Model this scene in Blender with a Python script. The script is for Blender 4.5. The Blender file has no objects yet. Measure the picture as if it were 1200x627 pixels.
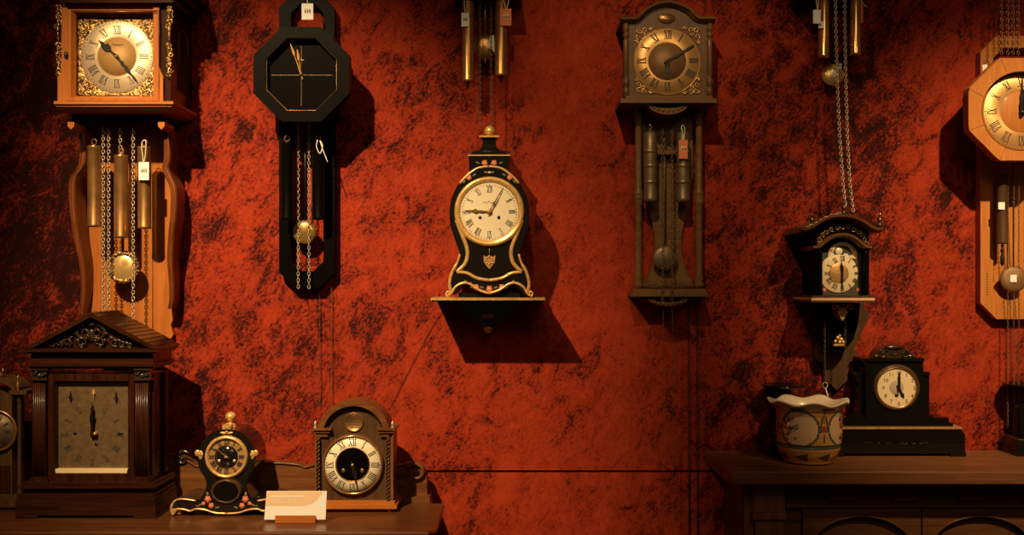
import bpy, bmesh, math, random
from mathutils import Vector, Matrix
PI = math.pi
random.seed(7)
SC = bpy.context.scene
COL = SC.collection
CZ = 1.44            # eye height
D = 3.0              # camera distance to the wall
U = 0.0025           # metres per photo unit on the wall
HY = 330.0           # horizon row

# ------------------------------------------------------------------ camera
cam_d = bpy.data.cameras.new('camera'); cam = bpy.data.objects.new('camera', cam_d); COL.objects.link(cam)
cam.location = (0, -D, CZ); cam.rotation_euler = (PI/2, 0, 0)
cam_d.lens = 36; cam_d.sensor_width = 36; cam_d.shift_y = (HY-313.5)/1200
cam_d.clip_start = 0.05
SC.camera = cam
# ------------------------------------------------------------------ world, spot lamps and added fill
w = bpy.data.worlds.new('world'); SC.world = w; w.use_nodes = True
w.node_tree.nodes['Background'].inputs[0].default_value = (1, .55, .28, 1)
w.node_tree.nodes['Background'].inputs[1].default_value = 0.034

def spot(name, loc, aim, power, deg, blend=1.0, size=0.035, col=(1, .70, .36)):
    l = bpy.data.lights.new(name, 'SPOT'); l.energy = power; l.spot_size = math.radians(deg)
    l.spot_blend = blend; l.shadow_soft_size = size; l.color = col
    o = bpy.data.objects.new(name, l); COL.objects.link(o); o.location = loc
    o.rotation_euler = (Vector(aim)-Vector(loc)).to_track_quat('-Z', 'Y').to_euler()
    return o

spot('spot_lamp_left', (-1.16, -2.4, CZ+2.0), (-0.60, 0, CZ-0.24), 740, 38)
spot('spot_lamp_hood', (-1.45, -2.1, CZ+1.9), (-1.12, -.2, CZ+.62), 70, 20)
spot('spot_lamp_right', (1.40, -2.4, CZ+2.0), (1.45, 0, CZ-0.14), 520, 31.5)
spot('spot_lamp_middle', (-0.15, -2.3, CZ+2.0), (0.46, 0, CZ+0.44), 120, 27)
al = bpy.data.lights.new('fill_light', 'AREA'); al.shape = 'DISK'; al.size = 1.2; al.energy = 9; al.color = (1, .68, .36)  # unseen soft fill added to lift the shadows, no lamp of the room
ao = bpy.data.objects.new('fill_light', al); COL.objects.link(ao); ao.location = (.6, -3.4, 3.1)
ao.rotation_euler = (Vector((.2, 0, 1.1))-ao.location).to_track_quat('-Z', 'Y').to_euler()
SC.cycles.caustics_reflective = False; SC.cycles.caustics_refractive = False
SC.view_settings.view_transform = 'Standard'
SC.view_settings.look = 'None'
SC.view_settings.exposure = 0.0
SC.view_settings.gamma = 1.0
SC.view_settings.use_curve_mapping = False

# ------------------------------------------------------------------ materials
def mat(name, base=(.5, .5, .5), rough=.5, metal=0.0, **kw):
    m = bpy.data.materials.new(name); m.use_nodes = True
    b = m.node_tree.nodes['Principled BSDF']
    b.inputs['Base Color'].default_value = (*base, 1); b.inputs['Roughness'].default_value = rough
    b.inputs['Metallic'].default_value = metal
    for k, v in kw.items():
        b.inputs[k.replace('_', ' ')].default_value = v
    m.diffuse_color = (*base, 1)
    return m
def N(m, t, **kw):
    n = m.node_tree.nodes.new(t)
    for k, v in kw.items(): setattr(n, k, v)
    return n
def L(m, a, b): m.node_tree.links.new(a, b)
def bsdf(m): return m.node_tree.nodes['Principled BSDF']
def ramp(m, stops):
    r = N(m, 'ShaderNodeValToRGB'); e = r.color_ramp.elements
    while len(e) < len(stops): e.new(.5)
    for i, (p, c) in enumerate(stops): e[i].position = p; e[i].color = (*c, 1)
    return r
def noise(m, src, scale, detail=3, rough=.5, dist=0.0):
    n = N(m, 'ShaderNodeTexNoise'); n.inputs['Scale'].default_value = scale; n.inputs['Detail'].default_value = detail
    n.inputs['Roughness'].default_value = rough; n.inputs['Distortion'].default_value = dist
    L(m, src, n.inputs['Vector']); return n
def bump(m, h, strength, dist):
    b = N(m, 'ShaderNodeBump'); b.inputs['Strength'].default_value = strength; b.inputs['Distance'].default_value = dist
    L(m, h, b.inputs['Height']); L(m, b.outputs[0], bsdf(m).inputs['Normal']); return b
def mapping(m, scale, rot=(0, 0, 0)):
    tc = N(m, 'ShaderNodeTexCoord'); mp = N(m, 'ShaderNodeMapping'); L(m, tc.outputs['Object'], mp.inputs[0])
    mp.inputs['Scale'].default_value = scale; mp.inputs['Rotation'].default_value = rot
    return mp.outputs[0]

def wood(name, c1, c2, rough=.35, grain='z', coat=.25):
    m = mat(name, c1, rough+.05, 0, Specular_IOR_Level=.15); s = {'z': (22, 22, 1.6), 'x': (1.6, 22, 22)}[grain]
    v = mapping(m, s)
    n = noise(m, v, 3.0, 5, .62, .8)
    r = ramp(m, [(.28, c1), (.62, c2), (.8, tuple(x*.8 for x in c2))]); L(m, n.outputs[0], r.inputs[0])
    L(m, r.outputs[0], bsdf(m).inputs['Base Color'])
    bsdf(m).inputs['Coat Weight'].default_value = coat; bsdf(m).inputs['Coat Roughness'].default_value = .2
    bump(m, n.outputs[0], .15, .001)
    return m
def metal(name, c, rough=.3, nscale=60, ns=.0):
    m = mat(name, c, rough, 1.0)
    v = mapping(m, (1, 1, 1)); n = noise(m, v, nscale, 4, .6)
    r = ramp(m, [(.3, tuple(x*.62 for x in c)), (.65, c)]); L(m, n.outputs[0], r.inputs[0])
    L(m, r.outputs[0], bsdf(m).inputs['Base Color'])
    if ns: bump(m, n.outputs[0], ns, .003)
    return m

M = {}
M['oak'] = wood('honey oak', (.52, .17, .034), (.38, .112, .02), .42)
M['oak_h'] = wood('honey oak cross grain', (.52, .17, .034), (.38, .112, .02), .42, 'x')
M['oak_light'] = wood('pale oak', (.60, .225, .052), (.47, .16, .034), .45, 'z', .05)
M['oak_dark'] = wood('dark oak', (.26, .078, .020), (.15, .042, .011), .35)  # darker brown oak tone
M['mahog'] = wood('mahogany', (.055, .016, .006), (.022, .006, .0025), .22)
M['mahog_h'] = wood('mahogany cross grain', (.055, .016, .006), (.022, .006, .0025), .22, 'x')
M['walnut'] = wood('walnut', (.22, .085, .027), (.12, .042, .013), .35)
M['walnut_h'] = wood('walnut cross grain', (.22, .085, .027), (.12, .042, .013), .35, 'x')
M['umber'] = wood('umber stained wood', (.105, .052, .021), (.060, .028, .011), .45)
M['table'] = wood('table wood', (.15, .052, .017), (.08, .027, .009), .3, 'x', .4)
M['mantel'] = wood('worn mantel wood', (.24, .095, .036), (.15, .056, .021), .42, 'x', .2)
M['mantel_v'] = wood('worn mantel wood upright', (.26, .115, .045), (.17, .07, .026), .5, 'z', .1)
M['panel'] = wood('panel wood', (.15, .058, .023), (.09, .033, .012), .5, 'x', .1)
M['brown_oak'] = wood('brown stained oak', (.20, .105, .043), (.12, .058, .023), .4)
M['brown_oak_h'] = wood('brown stained oak cross grain', (.24, .125, .05), (.15, .072, .028), .4, 'x')
M['ebony'] = wood('black stained wood', (.0030, .0022, .0014), (.0018, .0013, .0009), .3, 'z', 0)
bsdf(M['ebony']).inputs['Specular IOR Level'].default_value = .06
M['lacquer'] = mat('black lacquer', (.010, .008, .006), .12, 0, Coat_Weight=.6, Coat_Roughness=.05)
M['slate'] = mat('black slate', (.006, .005, .004), .16, 0, Specular_IOR_Level=.4)
M['black'] = mat('blued steel', (.012, .010, .010), .35)
M['hole'] = mat('dark hollow', (.004, .003, .003), .8)
M['carved'] = mat('dark carved wood', (.035, .020, .010), .22, 0, Coat_Weight=.5)
M['gold'] = metal('gilding', (.98, .58, .20), .28, 90)
M['gold_dull'] = metal('worn gilding', (.70, .38, .13), .38, 120, .3)
M['brass'] = metal('aged brass', (.50, .26, .09), .33, 25)
M['brass_bright'] = metal('polished brass', (.85, .50, .16), .2, 25)
M['pewter'] = metal('pewter', (.30, .21, .12), .45, 40, .2)
M['steel'] = metal('worn steel', (.72, .58, .40), .3, 90)
M['chain_dark'] = metal('darkened chain', (.30, .20, .11), .35, 90)
M['filigree'] = metal('cast gilt filigree', (.80, .48, .18), .3, 170, 1.0)
for n_ in M['filigree'].node_tree.nodes:
    if n_.type == 'VALTORGB': n_.color_ramp.elements[0].position = .44; n_.color_ramp.elements[0].color = (.10, .05, .02, 1); n_.color_ramp.elements[1].position = .56  # relief's dark recesses and highlights put into the colour
M['enamel'] = mat('cream enamel', (.86, .74, .52), .3, 0, Coat_Weight=.3)
M['enamel_old'] = mat('yellowed enamel', (.78, .60, .34), .35)
M['white'] = mat('white card stock', (.95, .93, .88), .7)
M['peach'] = mat('peach print', (.88, .62, .40), .7)
M['print'] = mat('pale print', (.95, .85, .70), .7)
M['orange_tag'] = mat('orange card', (.80, .22, .07), .65)
M['ink'] = mat('dark ink', (.05, .035, .025), .6)
M['ink_soft'] = mat('faded ink', (.45, .33, .2), .6)
M['string'] = mat('white string', (.85, .75, .6), .8)
M['cord'] = mat('black cord', (.012, .008, .006), .6)
M['numeral_blue'] = mat('grey blue numerals', (.16, .15, .14), .5)
M['sill_glint'] = mat('gilt strip painted shine', (.95, .74, .44), .4, .2)  # pale colour carries the light the brass sill reflects
M['rose'] = mat('painted rose', (.62, .16, .07), .5)
M['rose_pale'] = mat('painted pale petal', (.78, .42, .22), .5)
M['leaf'] = mat('painted leaf', (.13, .15, .05), .5)
M['green'] = mat('dull green paint', (.055, .052, .024), .5)
M['blackface'] = mat('matt black dial', (.003, .0023, .0016), .25, 0, Specular_IOR_Level=.07)

def brushed(name, c, rough=.3, an=.6, me=.55):
    m = mat(name, c, rough, me); b = bsdf(m); b.inputs['Anisotropic'].default_value = an
    t = N(m, 'ShaderNodeTangent'); t.direction_type = 'RADIAL'; t.axis = 'Y'
    L(m, t.outputs[0], b.inputs['Tangent'])
    return m
M['silver_dial'] = brushed('brushed silvered ring', (.80, .63, .42), .46)
M['brass_dial'] = brushed('brushed brass ring', (.74, .42, .15), .42)
M['brown_dial'] = brushed('brushed bronze disc', (.26, .135, .055), .55, .5, .25)
M['gilt_dial'] = brushed('brushed gilt disc', (.52, .30, .11), .6, .4, .2)
M['bob'] = brushed('spun brass bob', (.80, .52, .2), .25)
M['sheet'] = metal('engraved sheet brass', (.19, .12, .055), .5, 60, .25)
bsdf(M['sheet']).inputs['Metallic'].default_value = .4

bsdf(M['brass']).inputs['Metallic'].default_value = 0.75
bsdf(M['brass_bright']).inputs['Metallic'].default_value = 0.8
bsdf(M['gold']).inputs['Metallic'].default_value = 0.45
bsdf(M['gold_dull']).inputs['Metallic'].default_value = 0.45
bsdf(M['filigree']).inputs['Metallic'].default_value = 0.7
bsdf(M['pewter']).inputs['Metallic'].default_value = 0.6
bsdf(M['steel']).inputs['Metallic'].default_value = 0.35
bsdf(M['chain_dark']).inputs['Metallic'].default_value = 0.6
# fabric wall: crushed velvet, flecks leaning with the pile
def velvet():
    m = mat('crushed red velvet', (.3, .02, .01), .8)
    tc = N(m, 'ShaderNodeTexCoord'); obj = tc.outputs['Object']
    def mp(scale, ang):
        # rotate first, then stretch along the streak
        a = N(m, 'ShaderNodeMapping'); a.inputs['Rotation'].default_value = (0, ang, 0); L(m, obj, a.inputs[0])
        b = N(m, 'ShaderNodeMapping'); b.inputs['Scale'].default_value = scale; L(m, a.outputs[0], b.inputs[0])
        return b.outputs[0]
    n1 = noise(m, mp((1.0, 1, .62), -.75), 135, 6, .85, .4)
    n2 = noise(m, mp((1.0, 1, .6), -.5), 20, 5, .7, .8)
    n3 = noise(m, mp((1, 1, 1), 0), 4.2, 3, .6, .5)
    n4 = noise(m, mp((1, 1, 1), 0), 260, 2, .6)
    def math_(op, a, b):
        x = N(m, 'ShaderNodeMath', operation=op)
        for i, s in enumerate((a, b)):
            if isinstance(s, (int, float)): x.inputs[i].default_value = s
            else: L(m, s, x.inputs[i])
        return x.outputs[0]
    # fleck density along the wall, darker at the left and right of centre
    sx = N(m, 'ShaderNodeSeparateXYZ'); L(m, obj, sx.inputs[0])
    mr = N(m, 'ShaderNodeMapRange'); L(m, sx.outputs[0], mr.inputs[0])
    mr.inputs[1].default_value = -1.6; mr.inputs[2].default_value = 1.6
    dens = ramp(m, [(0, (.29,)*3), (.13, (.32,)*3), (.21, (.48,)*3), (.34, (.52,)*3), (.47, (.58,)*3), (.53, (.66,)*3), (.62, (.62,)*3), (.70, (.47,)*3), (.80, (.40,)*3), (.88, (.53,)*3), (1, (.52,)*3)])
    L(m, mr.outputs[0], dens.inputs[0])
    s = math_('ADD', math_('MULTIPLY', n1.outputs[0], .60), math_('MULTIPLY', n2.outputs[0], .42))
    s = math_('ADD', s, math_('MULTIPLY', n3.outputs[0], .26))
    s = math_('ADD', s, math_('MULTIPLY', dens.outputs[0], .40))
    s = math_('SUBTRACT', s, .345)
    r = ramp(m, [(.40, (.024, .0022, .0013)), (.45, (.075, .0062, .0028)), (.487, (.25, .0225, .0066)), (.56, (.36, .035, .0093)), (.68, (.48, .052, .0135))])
    L(m, s, r.inputs[0]); L(m, r.outputs[0], bsdf(m).inputs['Base Color'])
    b = bsdf(m); b.inputs['Sheen Weight'].default_value = .12; b.inputs['Sheen Roughness'].default_value = .4
    b.inputs['Sheen Tint'].default_value = (.9, .12, .04, 1); b.inputs['Specular IOR Level'].default_value = .15
    h = math_('ADD', s, math_('MULTIPLY', n4.outputs[0], .12))
    bump(m, h, .45, .006)
    return m
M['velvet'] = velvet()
M['gap'] = mat('black gap', (.006, .004, .003), .8)
M['floor'] = wood('floor boards', (.09, .04, .018), (.05, .02, .01), .4, 'x')

# ------------------------------------------------------------------ mesh builder
def W(px, py, d):
    k = (D-d)/D*U
    return Vector(((px-600)*k, -d, CZ+(HY-py)*k))
def kk(d): return (D-d)/D*U

class B:
    """collects shapes for one mesh"""
    def __init__(s): s.v = []; s.f = []; s.fm = []; s.fs = []; s.cur = 0
    def m(s, i): s.cur = i; return s
    def add(s, vs, fs, smooth=False):
        o = len(s.v); s.v += [Vector(x) for x in vs]
        for f in fs: s.f.append([i+o for i in f]); s.fm.append(s.cur); s.fs.append(smooth)
        return s
    def addbm(s, bm, smooth=False):
        bm.verts.ensure_lookup_table(); bm.verts.index_update()
        s.add([v.co.copy() for v in bm.verts], [[v.index for v in f.verts] for f in bm.faces], smooth); bm.free(); return s
    def prism(s, pts, d0, d1, bev=0.0):
        """outline in photo units at its front depth d1, straight back to d0"""
        fr = [W(x, y, d1) for x, y in pts]
        bk = [Vector((p.x, -d0, p.z)) for p in fr]; n = len(pts)
        ar = sum(fr[i].x*fr[(i+1) % n].z-fr[(i+1) % n].x*fr[i].z for i in range(n))
        if ar < 0: fr.reverse(); bk.reverse()
        bm = bmesh.new(); a = [bm.verts.new(p) for p in fr]; c = [bm.verts.new(p) for p in bk]
        bm.faces.new(a); bm.faces.new(c[::-1])
        for i in range(n): bm.faces.new((a[(i+1) % n], a[i], c[i], c[(i+1) % n]))
        if bev:
            es = [e for e in bm.edges if abs(e.calc_face_angle(0)) > .6]
            bmesh.ops.bevel(bm, geom=es, offset=bev, segments=2, profile=.5, affect='EDGES', clamp_overlap=True)
        bmesh.ops.triangulate(bm, faces=[f for f in bm.faces if len(f.verts) > 4], ngon_method='EAR_CLIP')
        return s.addbm(bm)
    def box(s, x0, y0, x1, y1, d0, d1, bev=.0012):
        return s.prism([(x0, y0), (x1, y0), (x1, y1), (x0, y1)], d0, d1, bev)
    def ring(s, outer, inner, d0, d1, inner_back=None, smooth=False, raise_=0.0):
        """closed band between two outlines of equal count; inner edge may drop back (a chamfer)"""
        n = len(outer); di = d1 if inner_back is None else inner_back
        of = [W(x, y, d1) for x, y in outer]
        inf = [Vector((W(x, y, d1).x, -di, W(x, y, d1).z)) for x, y in inner]
        ob = [Vector((p.x, -d0, p.z)) for p in of]; ib = [Vector((p.x, -d0, p.z)) for p in inf]
        vs = of+inf+ib+ob; fs = []
        for i in range(n):
            j = (i+1) % n
            fs += [(i, j, n+j, n+i), (n+i, n+j, 2*n+j, 2*n+i), (2*n+i, 2*n+j, 3*n+j, 3*n+i), (3*n+i, 3*n+j, j, i)]
        return s.add(vs, fs, smooth)
    def lathe(s, px, d, prof, segs=28, smooth=True, ref=None, cap=True):
        """upright turning: prof = [(radius, row)] in photo units at depth ref"""
        k = kk(ref if ref is not None else d); c = W(px, HY, ref if ref is not None else d)
        vs = []; fs = []
        for r, py in prof:
            z = CZ+(HY-py)*k
            for i in range(segs):
                a = 2*PI*i/segs; vs.append((c.x+r*k*math.cos(a), -d+r*k*math.sin(a), z))
        for q in range(len(prof)-1):
            for i in range(segs):
                j = (i+1) % segs; fs.append((q*segs+i, q*segs+j, (q+1)*segs+j, (q+1)*segs+i))
        if cap: fs += [tuple(range(segs)), tuple(range((len(prof)-1)*segs, len(prof)*segs))]
        return s.add(vs, fs, smooth)
    def disc(s, px, py, prof, ref, segs=64, smooth=True, sy=1.0):
        """turning about the viewing-depth axis: prof = [(radius units, depth m)]"""
        k = kk(ref); c = W(px, py, ref); vs = []; fs = []
        for r, dd in prof:
            for i in range(segs):
                a = 2*PI*i/segs; vs.append((c.x+max(r, .01)*k*math.cos(a), -dd, c.z+max(r, .01)*k*math.sin(a)*sy))
        for q in range(len(prof)-1):
            for i in range(segs):
                j = (i+1) % segs; fs.append((q*segs+i, (q+1)*segs+i, (q+1)*segs+j, q*segs+j))
        return s.add(vs, fs, smooth)
    def tube(s, pts, r, segs=8, smooth=True, closed=False, flat=1.0):
        """pts world vectors; r metres or a list"""
        pts = [Vector(p) for p in pts]; n = len(pts)
        rs = r if isinstance(r, (list, tuple)) else [r]*n
        vs = []; fs = []; up = None
        for i, p in enumerate(pts):
            if closed: t = pts[(i+1) % n]-pts[i-1]
            else: t = pts[min(i+1, n-1)]-pts[max(i-1, 0)]
            if t.length < 1e-9: t = Vector((0, 0, 1))
            t.normalize()
            if up is None: up = Vector((0, -1, 0)) if abs(t.y) < .9 else Vector((1, 0, 0))
            a = (up-t*up.dot(t))
            if a.length < 1e-6: a = t.orthogonal()
            a.normalize(); b = t.cross(a); up = a
            for k in range(segs):
                an = 2*PI*k/segs; vs.append(p+a*math.cos(an)*rs[i]*flat+b*math.sin(an)*rs[i])
        for i in range(n if closed else n-1):
            j = (i+1) % n
            for k in range(segs):
                l = (k+1) % segs; fs.append((i*segs+k, i*segs+l, j*segs+l, j*segs+k))
        if not closed: fs += [tuple(range(segs))[::-1], tuple(range((n-1)*segs, n*segs))]
        return s.add(vs, fs, smooth)
    def ptube(s, pts, r, d, segs=8, **kw):
        """pts (x,row) or (x,row,depth) photo units, r photo units"""
        k = kk(d); P = [W(p[0], p[1], p[2] if len(p) > 2 else d) for p in pts]
        rr = [x*k for x in r] if isinstance(r, (list, tuple)) else r*k
        return s.tube(P, rr, segs, **kw)
    def ball(s, px, py, d, rx, ry=None, rz=None, ref=None, ang=0, segs=14, rings=9):
        """ellipsoid: rx across, ry depth, rz up, photo units; ang tilts it in the picture plane"""
        ry = rx if ry is None else ry; rz = rx if rz is None else rz
        k = kk(d if ref is None else ref); c = W(px, py, d if ref is None else ref); c.y = -d
        vs = []; fs = []; ca, sa = math.cos(ang), math.sin(ang)
        for i in range(rings+1):
            th = PI*i/rings
            for j in range(segs):
                ph = 2*PI*j/segs
                x = rx*k*math.sin(th)*math.cos(ph); y = ry*k*math.sin(th)*math.sin(ph); z = rz*k*math.cos(th)
                vs.append((c.x+x*ca+z*sa, c.y+y, c.z-x*sa+z*ca))
        for i in range(rings):
            for j in range(segs):
                l = (j+1) % segs; fs.append((i*segs+j, (i+1)*segs+j, (i+1)*segs+l, i*segs+l))
        return s.add(vs, fs, True)
    def spiral(s, cx, cy, r0, r1, a0, turns, th, d, n=26, squash=1.0):
        """scroll from radius r0 in to r1"""
        P = []; R = []
        for i in range(n+1):
            t = i/n; r = r0+(r1-r0)*t; a = a0+turns*2*PI*t
            P.append((cx+r*math.cos(a), cy+r*math.sin(a)*squash)); R.append(th*(1-.45*t))
        return s.ptube(P, R, d, 7)
    def text(s, body, px, py, h, d, align='CENTER', thick=.0003):
        c = bpy.data.curves.new('t', 'FONT'); c.body = body; c.size = 1; c.align_x = align; c.align_y = 'CENTER'
        o = bpy.data.objects.new('t', c); COL.objects.link(o)
        me = o.to_mesh(); k = kk(d)*h*1.35; p = W(px, py, d)
        vs = [(p.x+v.co.x*k, p.y, p.z+v.co.y*k) for v in me.vertices]; fs = [tuple(f.vertices) for f in me.polygons]
        o.to_mesh_clear(); bpy.data.objects.remove(o); bpy.data.curves.remove(c)
        return s.add(vs, fs)
    def chain(s, pts, d, r=1.5, wire=.42, pitch=3.6):
        """real links, every second one turned; pts (x,row[,depth]); sizes photo units"""
        k = kk(d); P = [W(p[0], p[1], p[2] if len(p) > 2 else d) for p in pts]
        tot = [0]
        for a, b in zip(P, P[1:]): tot.append(tot[-1]+(b-a).length)
        n = max(2, int(tot[-1]/(pitch*k))); st = tot[-1]/n
        for i in range(n):
            q = (i+.5)*st; j = max(x for x in range(len(tot)-1) if tot[x] <= q+1e-9)
            t = (q-tot[j])/max(1e-9, tot[j+1]-tot[j]); c = P[j].lerp(P[j+1], t); ax = (P[j+1]-P[j]).normalized()
            side = ax.cross(Vector((0, 1, 0)))
            if side.length < .1: side = Vector((1, 0, 0))
            side.normalize(); oth = ax.cross(side)
            a1 = side if i % 2 else oth
            nn = 8; loop = []
            for u in range(nn):
                an = 2*PI*u/nn; loop.append(c+ax*math.sin(an)*(pitch*.5+wire)*k*1.02+a1*math.cos(an)*r*.8*k)
            s.tube(loop, wire*k, 4, closed=True)
        return s
    def numeral(s, txt, cx, cy, ang, r, h, wd, d, bold=1.0, th=.0006):
        """roman numeral, feet toward the centre; ang clockwise from twelve"""
        u = (math.cos(ang), math.sin(ang)); v = (math.sin(ang), -math.cos(ang))
        wid = {'I': .34, 'V': .8, 'X': .8}; tot = sum(wid[c] for c in txt)*wd; x = -tot/2
        def stroke(x0, y0, x1, y1, t):
            L_ = math.hypot(x1-x0, y1-y0); nx, ny = -(y1-y0)/L_*t/2, (x1-x0)/L_*t/2
            q = [(x0+nx, y0+ny), (x1+nx, y1+ny), (x1-nx, y1-ny), (x0-nx, y0-ny)]
            s.prism([(cx+u[0]*a+v[0]*(r+b), cy+u[1]*a+v[1]*(r+b)) for a, b in q], d-th, d)
        T = .17*wd*bold; t = .07*wd*bold
        for c in txt:
            cw = wid[c]*wd; m_ = x+cw/2
            if c == 'I': stroke(m_, -h/2, m_, h/2, T)
            elif c == 'V':
                stroke(m_-cw*.36, h/2, m_, -h/2, T); stroke(m_+cw*.36, h/2, m_, -h/2, t)
            else:
                stroke(m_-cw*.36, h/2, m_+cw*.36, -h/2, T); stroke(m_+cw*.36, h/2, m_-cw*.36, -h/2, t)
            x += cw
        stroke(-tot/2, h/2, tot/2, h/2, t); stroke(-tot/2, -h/2, tot/2, -h/2, t)
        return s
    def out(s, name, mats, parent=None, **props):
        me = bpy.data.meshes.new(name); org = root_of(parent).location if parent else props.pop('origin', Vector((0, 0, 0)))
        me.from_pydata([tuple(v-org) for v in s.v], [], s.f); me.update()
        if not isinstance(mats, (list, tuple)): mats = [mats]
        for q in mats: me.materials.append(M[q])
        me.polygons.foreach_set('material_index', s.fm); me.polygons.foreach_set('use_smooth', s.fs)
        bm = bmesh.new(); bm.from_mesh(me); bmesh.ops.recalc_face_normals(bm, faces=bm.faces); bm.to_mesh(me); bm.free()
        o = bpy.data.objects.new(name, me); COL.objects.link(o)
        if parent: o.parent = parent
        else: o.location = org
        for k, v in props.items(): o[k] = v
        return o
def root_of(o):
    while o.parent: o = o.parent
    return o
def thing(name, label, cat, px, py, d, group=None):
    o = bpy.data.objects.new(name, None); COL.objects.link(o); o.location = W(px, py, d); o.empty_display_size = .05
    o['label'] = label; o['category'] = cat
    if group: o['group'] = group
    return o
ROM = ['XII', 'I', 'II', 'III', 'IIII', 'V', 'VI', 'VII', 'VIII', 'IX', 'X', 'XI']

def circ(cx, cy, r, n=64, ry=None, a0=0):
    ry = r if ry is None else ry
    return [(cx+r*math.cos(a0+2*PI*i/n), cy+ry*math.sin(a0+2*PI*i/n)) for i in range(n)]
def arc(cx, cy, r, a0, a1, n=16, ry=None):
    """degrees, 0 = right, 90 = up"""
    ry = r if ry is None else ry
    return [(cx+r*math.cos(math.radians(a0+(a1-a0)*i/n)), cy-ry*math.sin(math.radians(a0+(a1-a0)*i/n))) for i in range(n+1)]
def smooth(pts, n=6):
    """Catmull-Rom through the points"""
    out = []; P = [pts[0]]+list(pts)+[pts[-1]]
    for i in range(1, len(P)-2):
        a, b, c, e = P[i-1:i+3]
        for j in range(n):
            t = j/n; t2 = t*t; t3 = t2*t
            out.append(tuple(.5*((2*b[q])+(-a[q]+c[q])*t+(2*a[q]-5*b[q]+4*c[q]-e[q])*t2+(-a[q]+3*b[q]-3*c[q]+e[q])*t3) for q in range(len(b))))
    out.append(tuple(pts[-1])); return out
def mir(pts, cx): return [(2*cx-p[0], *p[1:]) for p in pts]
def octo(cx, cy, rx, ry, cut):
    c = cut
    return [(cx-rx+c, cy-ry), (cx+rx-c, cy-ry), (cx+rx, cy-ry+c), (cx+rx, cy+ry-c), (cx+rx-c, cy+ry), (cx-rx+c, cy+ry), (cx-rx, cy+ry-c), (cx-rx, cy-ry+c)]

def numerals(parent, cx, cy, r, h, wd, d, m='ink', bold=1.0, ticks=None, skip=()):
    b = B()
    for i, t in enumerate(ROM):
        if i in skip: continue
        b.numeral(t, cx, cy, i*PI/6, r, h, wd, d, bold)
    if ticks:
        for i in range(60):
            a = i*PI/30; t = .22 if i % 5 else .5
            q = [(ticks-.8, -t), (ticks+.8, -t), (ticks+.8, t), (ticks-.8, t)]
            b.prism([(cx+math.sin(a)*x+math.cos(a)*y, cy-math.cos(a)*x+math.sin(a)*y) for x, y in q], d-.0005, d)
    return b.out('numerals', m, parent)
def hand(parent, name, cx, cy, deg, prof, d, m, th=.0012):
    """prof = [(along, halfwidth)]"""
    a = math.radians(deg); u = (math.cos(a), math.sin(a)); v = (math.sin(a), -math.cos(a))
    q = [(-w_, t) for t, w_ in prof]+[(w_, t) for t, w_ in reversed(prof)]
    b = B(); b.prism([(cx+u[0]*x+v[0]*y, cy+u[1]*x+v[1]*y) for x, y in q], d-th, d)
    return b.out(name, m, parent)
SPADE = lambda Ln, s=1: [(-6*s, .9*s), (0, 1.5*s), (Ln*.35, .8*s), (Ln*.5, 1.5*s), (Ln*.58, 3.2*s), (Ln*.68, 1.3*s), (Ln*.76, 2.4*s), (Ln*.84, .8*s), (Ln, .15)]
def weight(parent, px, y0, y1, r, d, m, caps=None, knob=True, name='weight'):
    b = B()
    b.lathe(px, d, [(r*.93, y0), (r, y0+.8), (r, y0+2), (r*.97, y0+2.6), (r*.97, y1-3), (r, y1-2.4), (r, y1-.8), (r*.93, y1)], 32)
    o = b.out(name, m, parent)
    if knob:
        b = B(); b.ptube([(px+3*math.cos(t/10*2*PI), y0-4.6+3.4*math.sin(t/10*2*PI)) for t in range(10)], .6, d, 6, closed=True)
        b.lathe(px, d, [(1.2, y0-1.6), (1.2, y0)], 10)
        b.out('hook', caps or m, o)
    return o
def tag(px0, y0, px1, y1, d, m, label, strpts, group=None, ink=None, tilt=0, mark=True, name='price_tag'):
    cx, cy = (px0+px1)/2, y0
    def rot(p):
        a = math.radians(tilt); x, y = p[0]-cx, p[1]-cy
        return (cx+x*math.cos(a)-y*math.sin(a), cy+x*math.sin(a)+y*math.cos(a))
    t = thing(name, label, 'price tag', cx, y1, d, group)
    b = B(); b.prism([rot(p) for p in [(px0, y0), (px1, y0), (px1, y1), (px0, y1)]], d-.001, d)
    b.out('card', m, t)
    if mark:
        b = B(); w_ = px1-px0
        for i in range(3):
            x = px0+w_*(.28+.2*i)
            b.prism([rot(p) for p in smooth([(x, y0+(y1-y0)*.3), (x+w_*.1, y0+(y1-y0)*.38), (x, y0+(y1-y0)*.5), (x+w_*.1, y0+(y1-y0)*.62), (x+w_*.04, y0+(y1-y0)*.62), (x-w_*.05, y0+(y1-y0)*.5)], 2)], d, d+.0004)
        b.out('handwriting', ink or 'ink_soft', t)
    if strpts:
        b = B(); b.ptube(smooth([(*p, d-.0005) if len(p) == 2 else p for p in strpts], 5), .45, d, 6)
        b.out('string', 'string', t)
    return t
def chain_part(parent, pts, d, m='steel', r=1.5, wire=.42, pitch=3.6, name='chain'):
    b = B(); b.chain(pts, d, r, wire, pitch); return b.out(name, m, parent)

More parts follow.
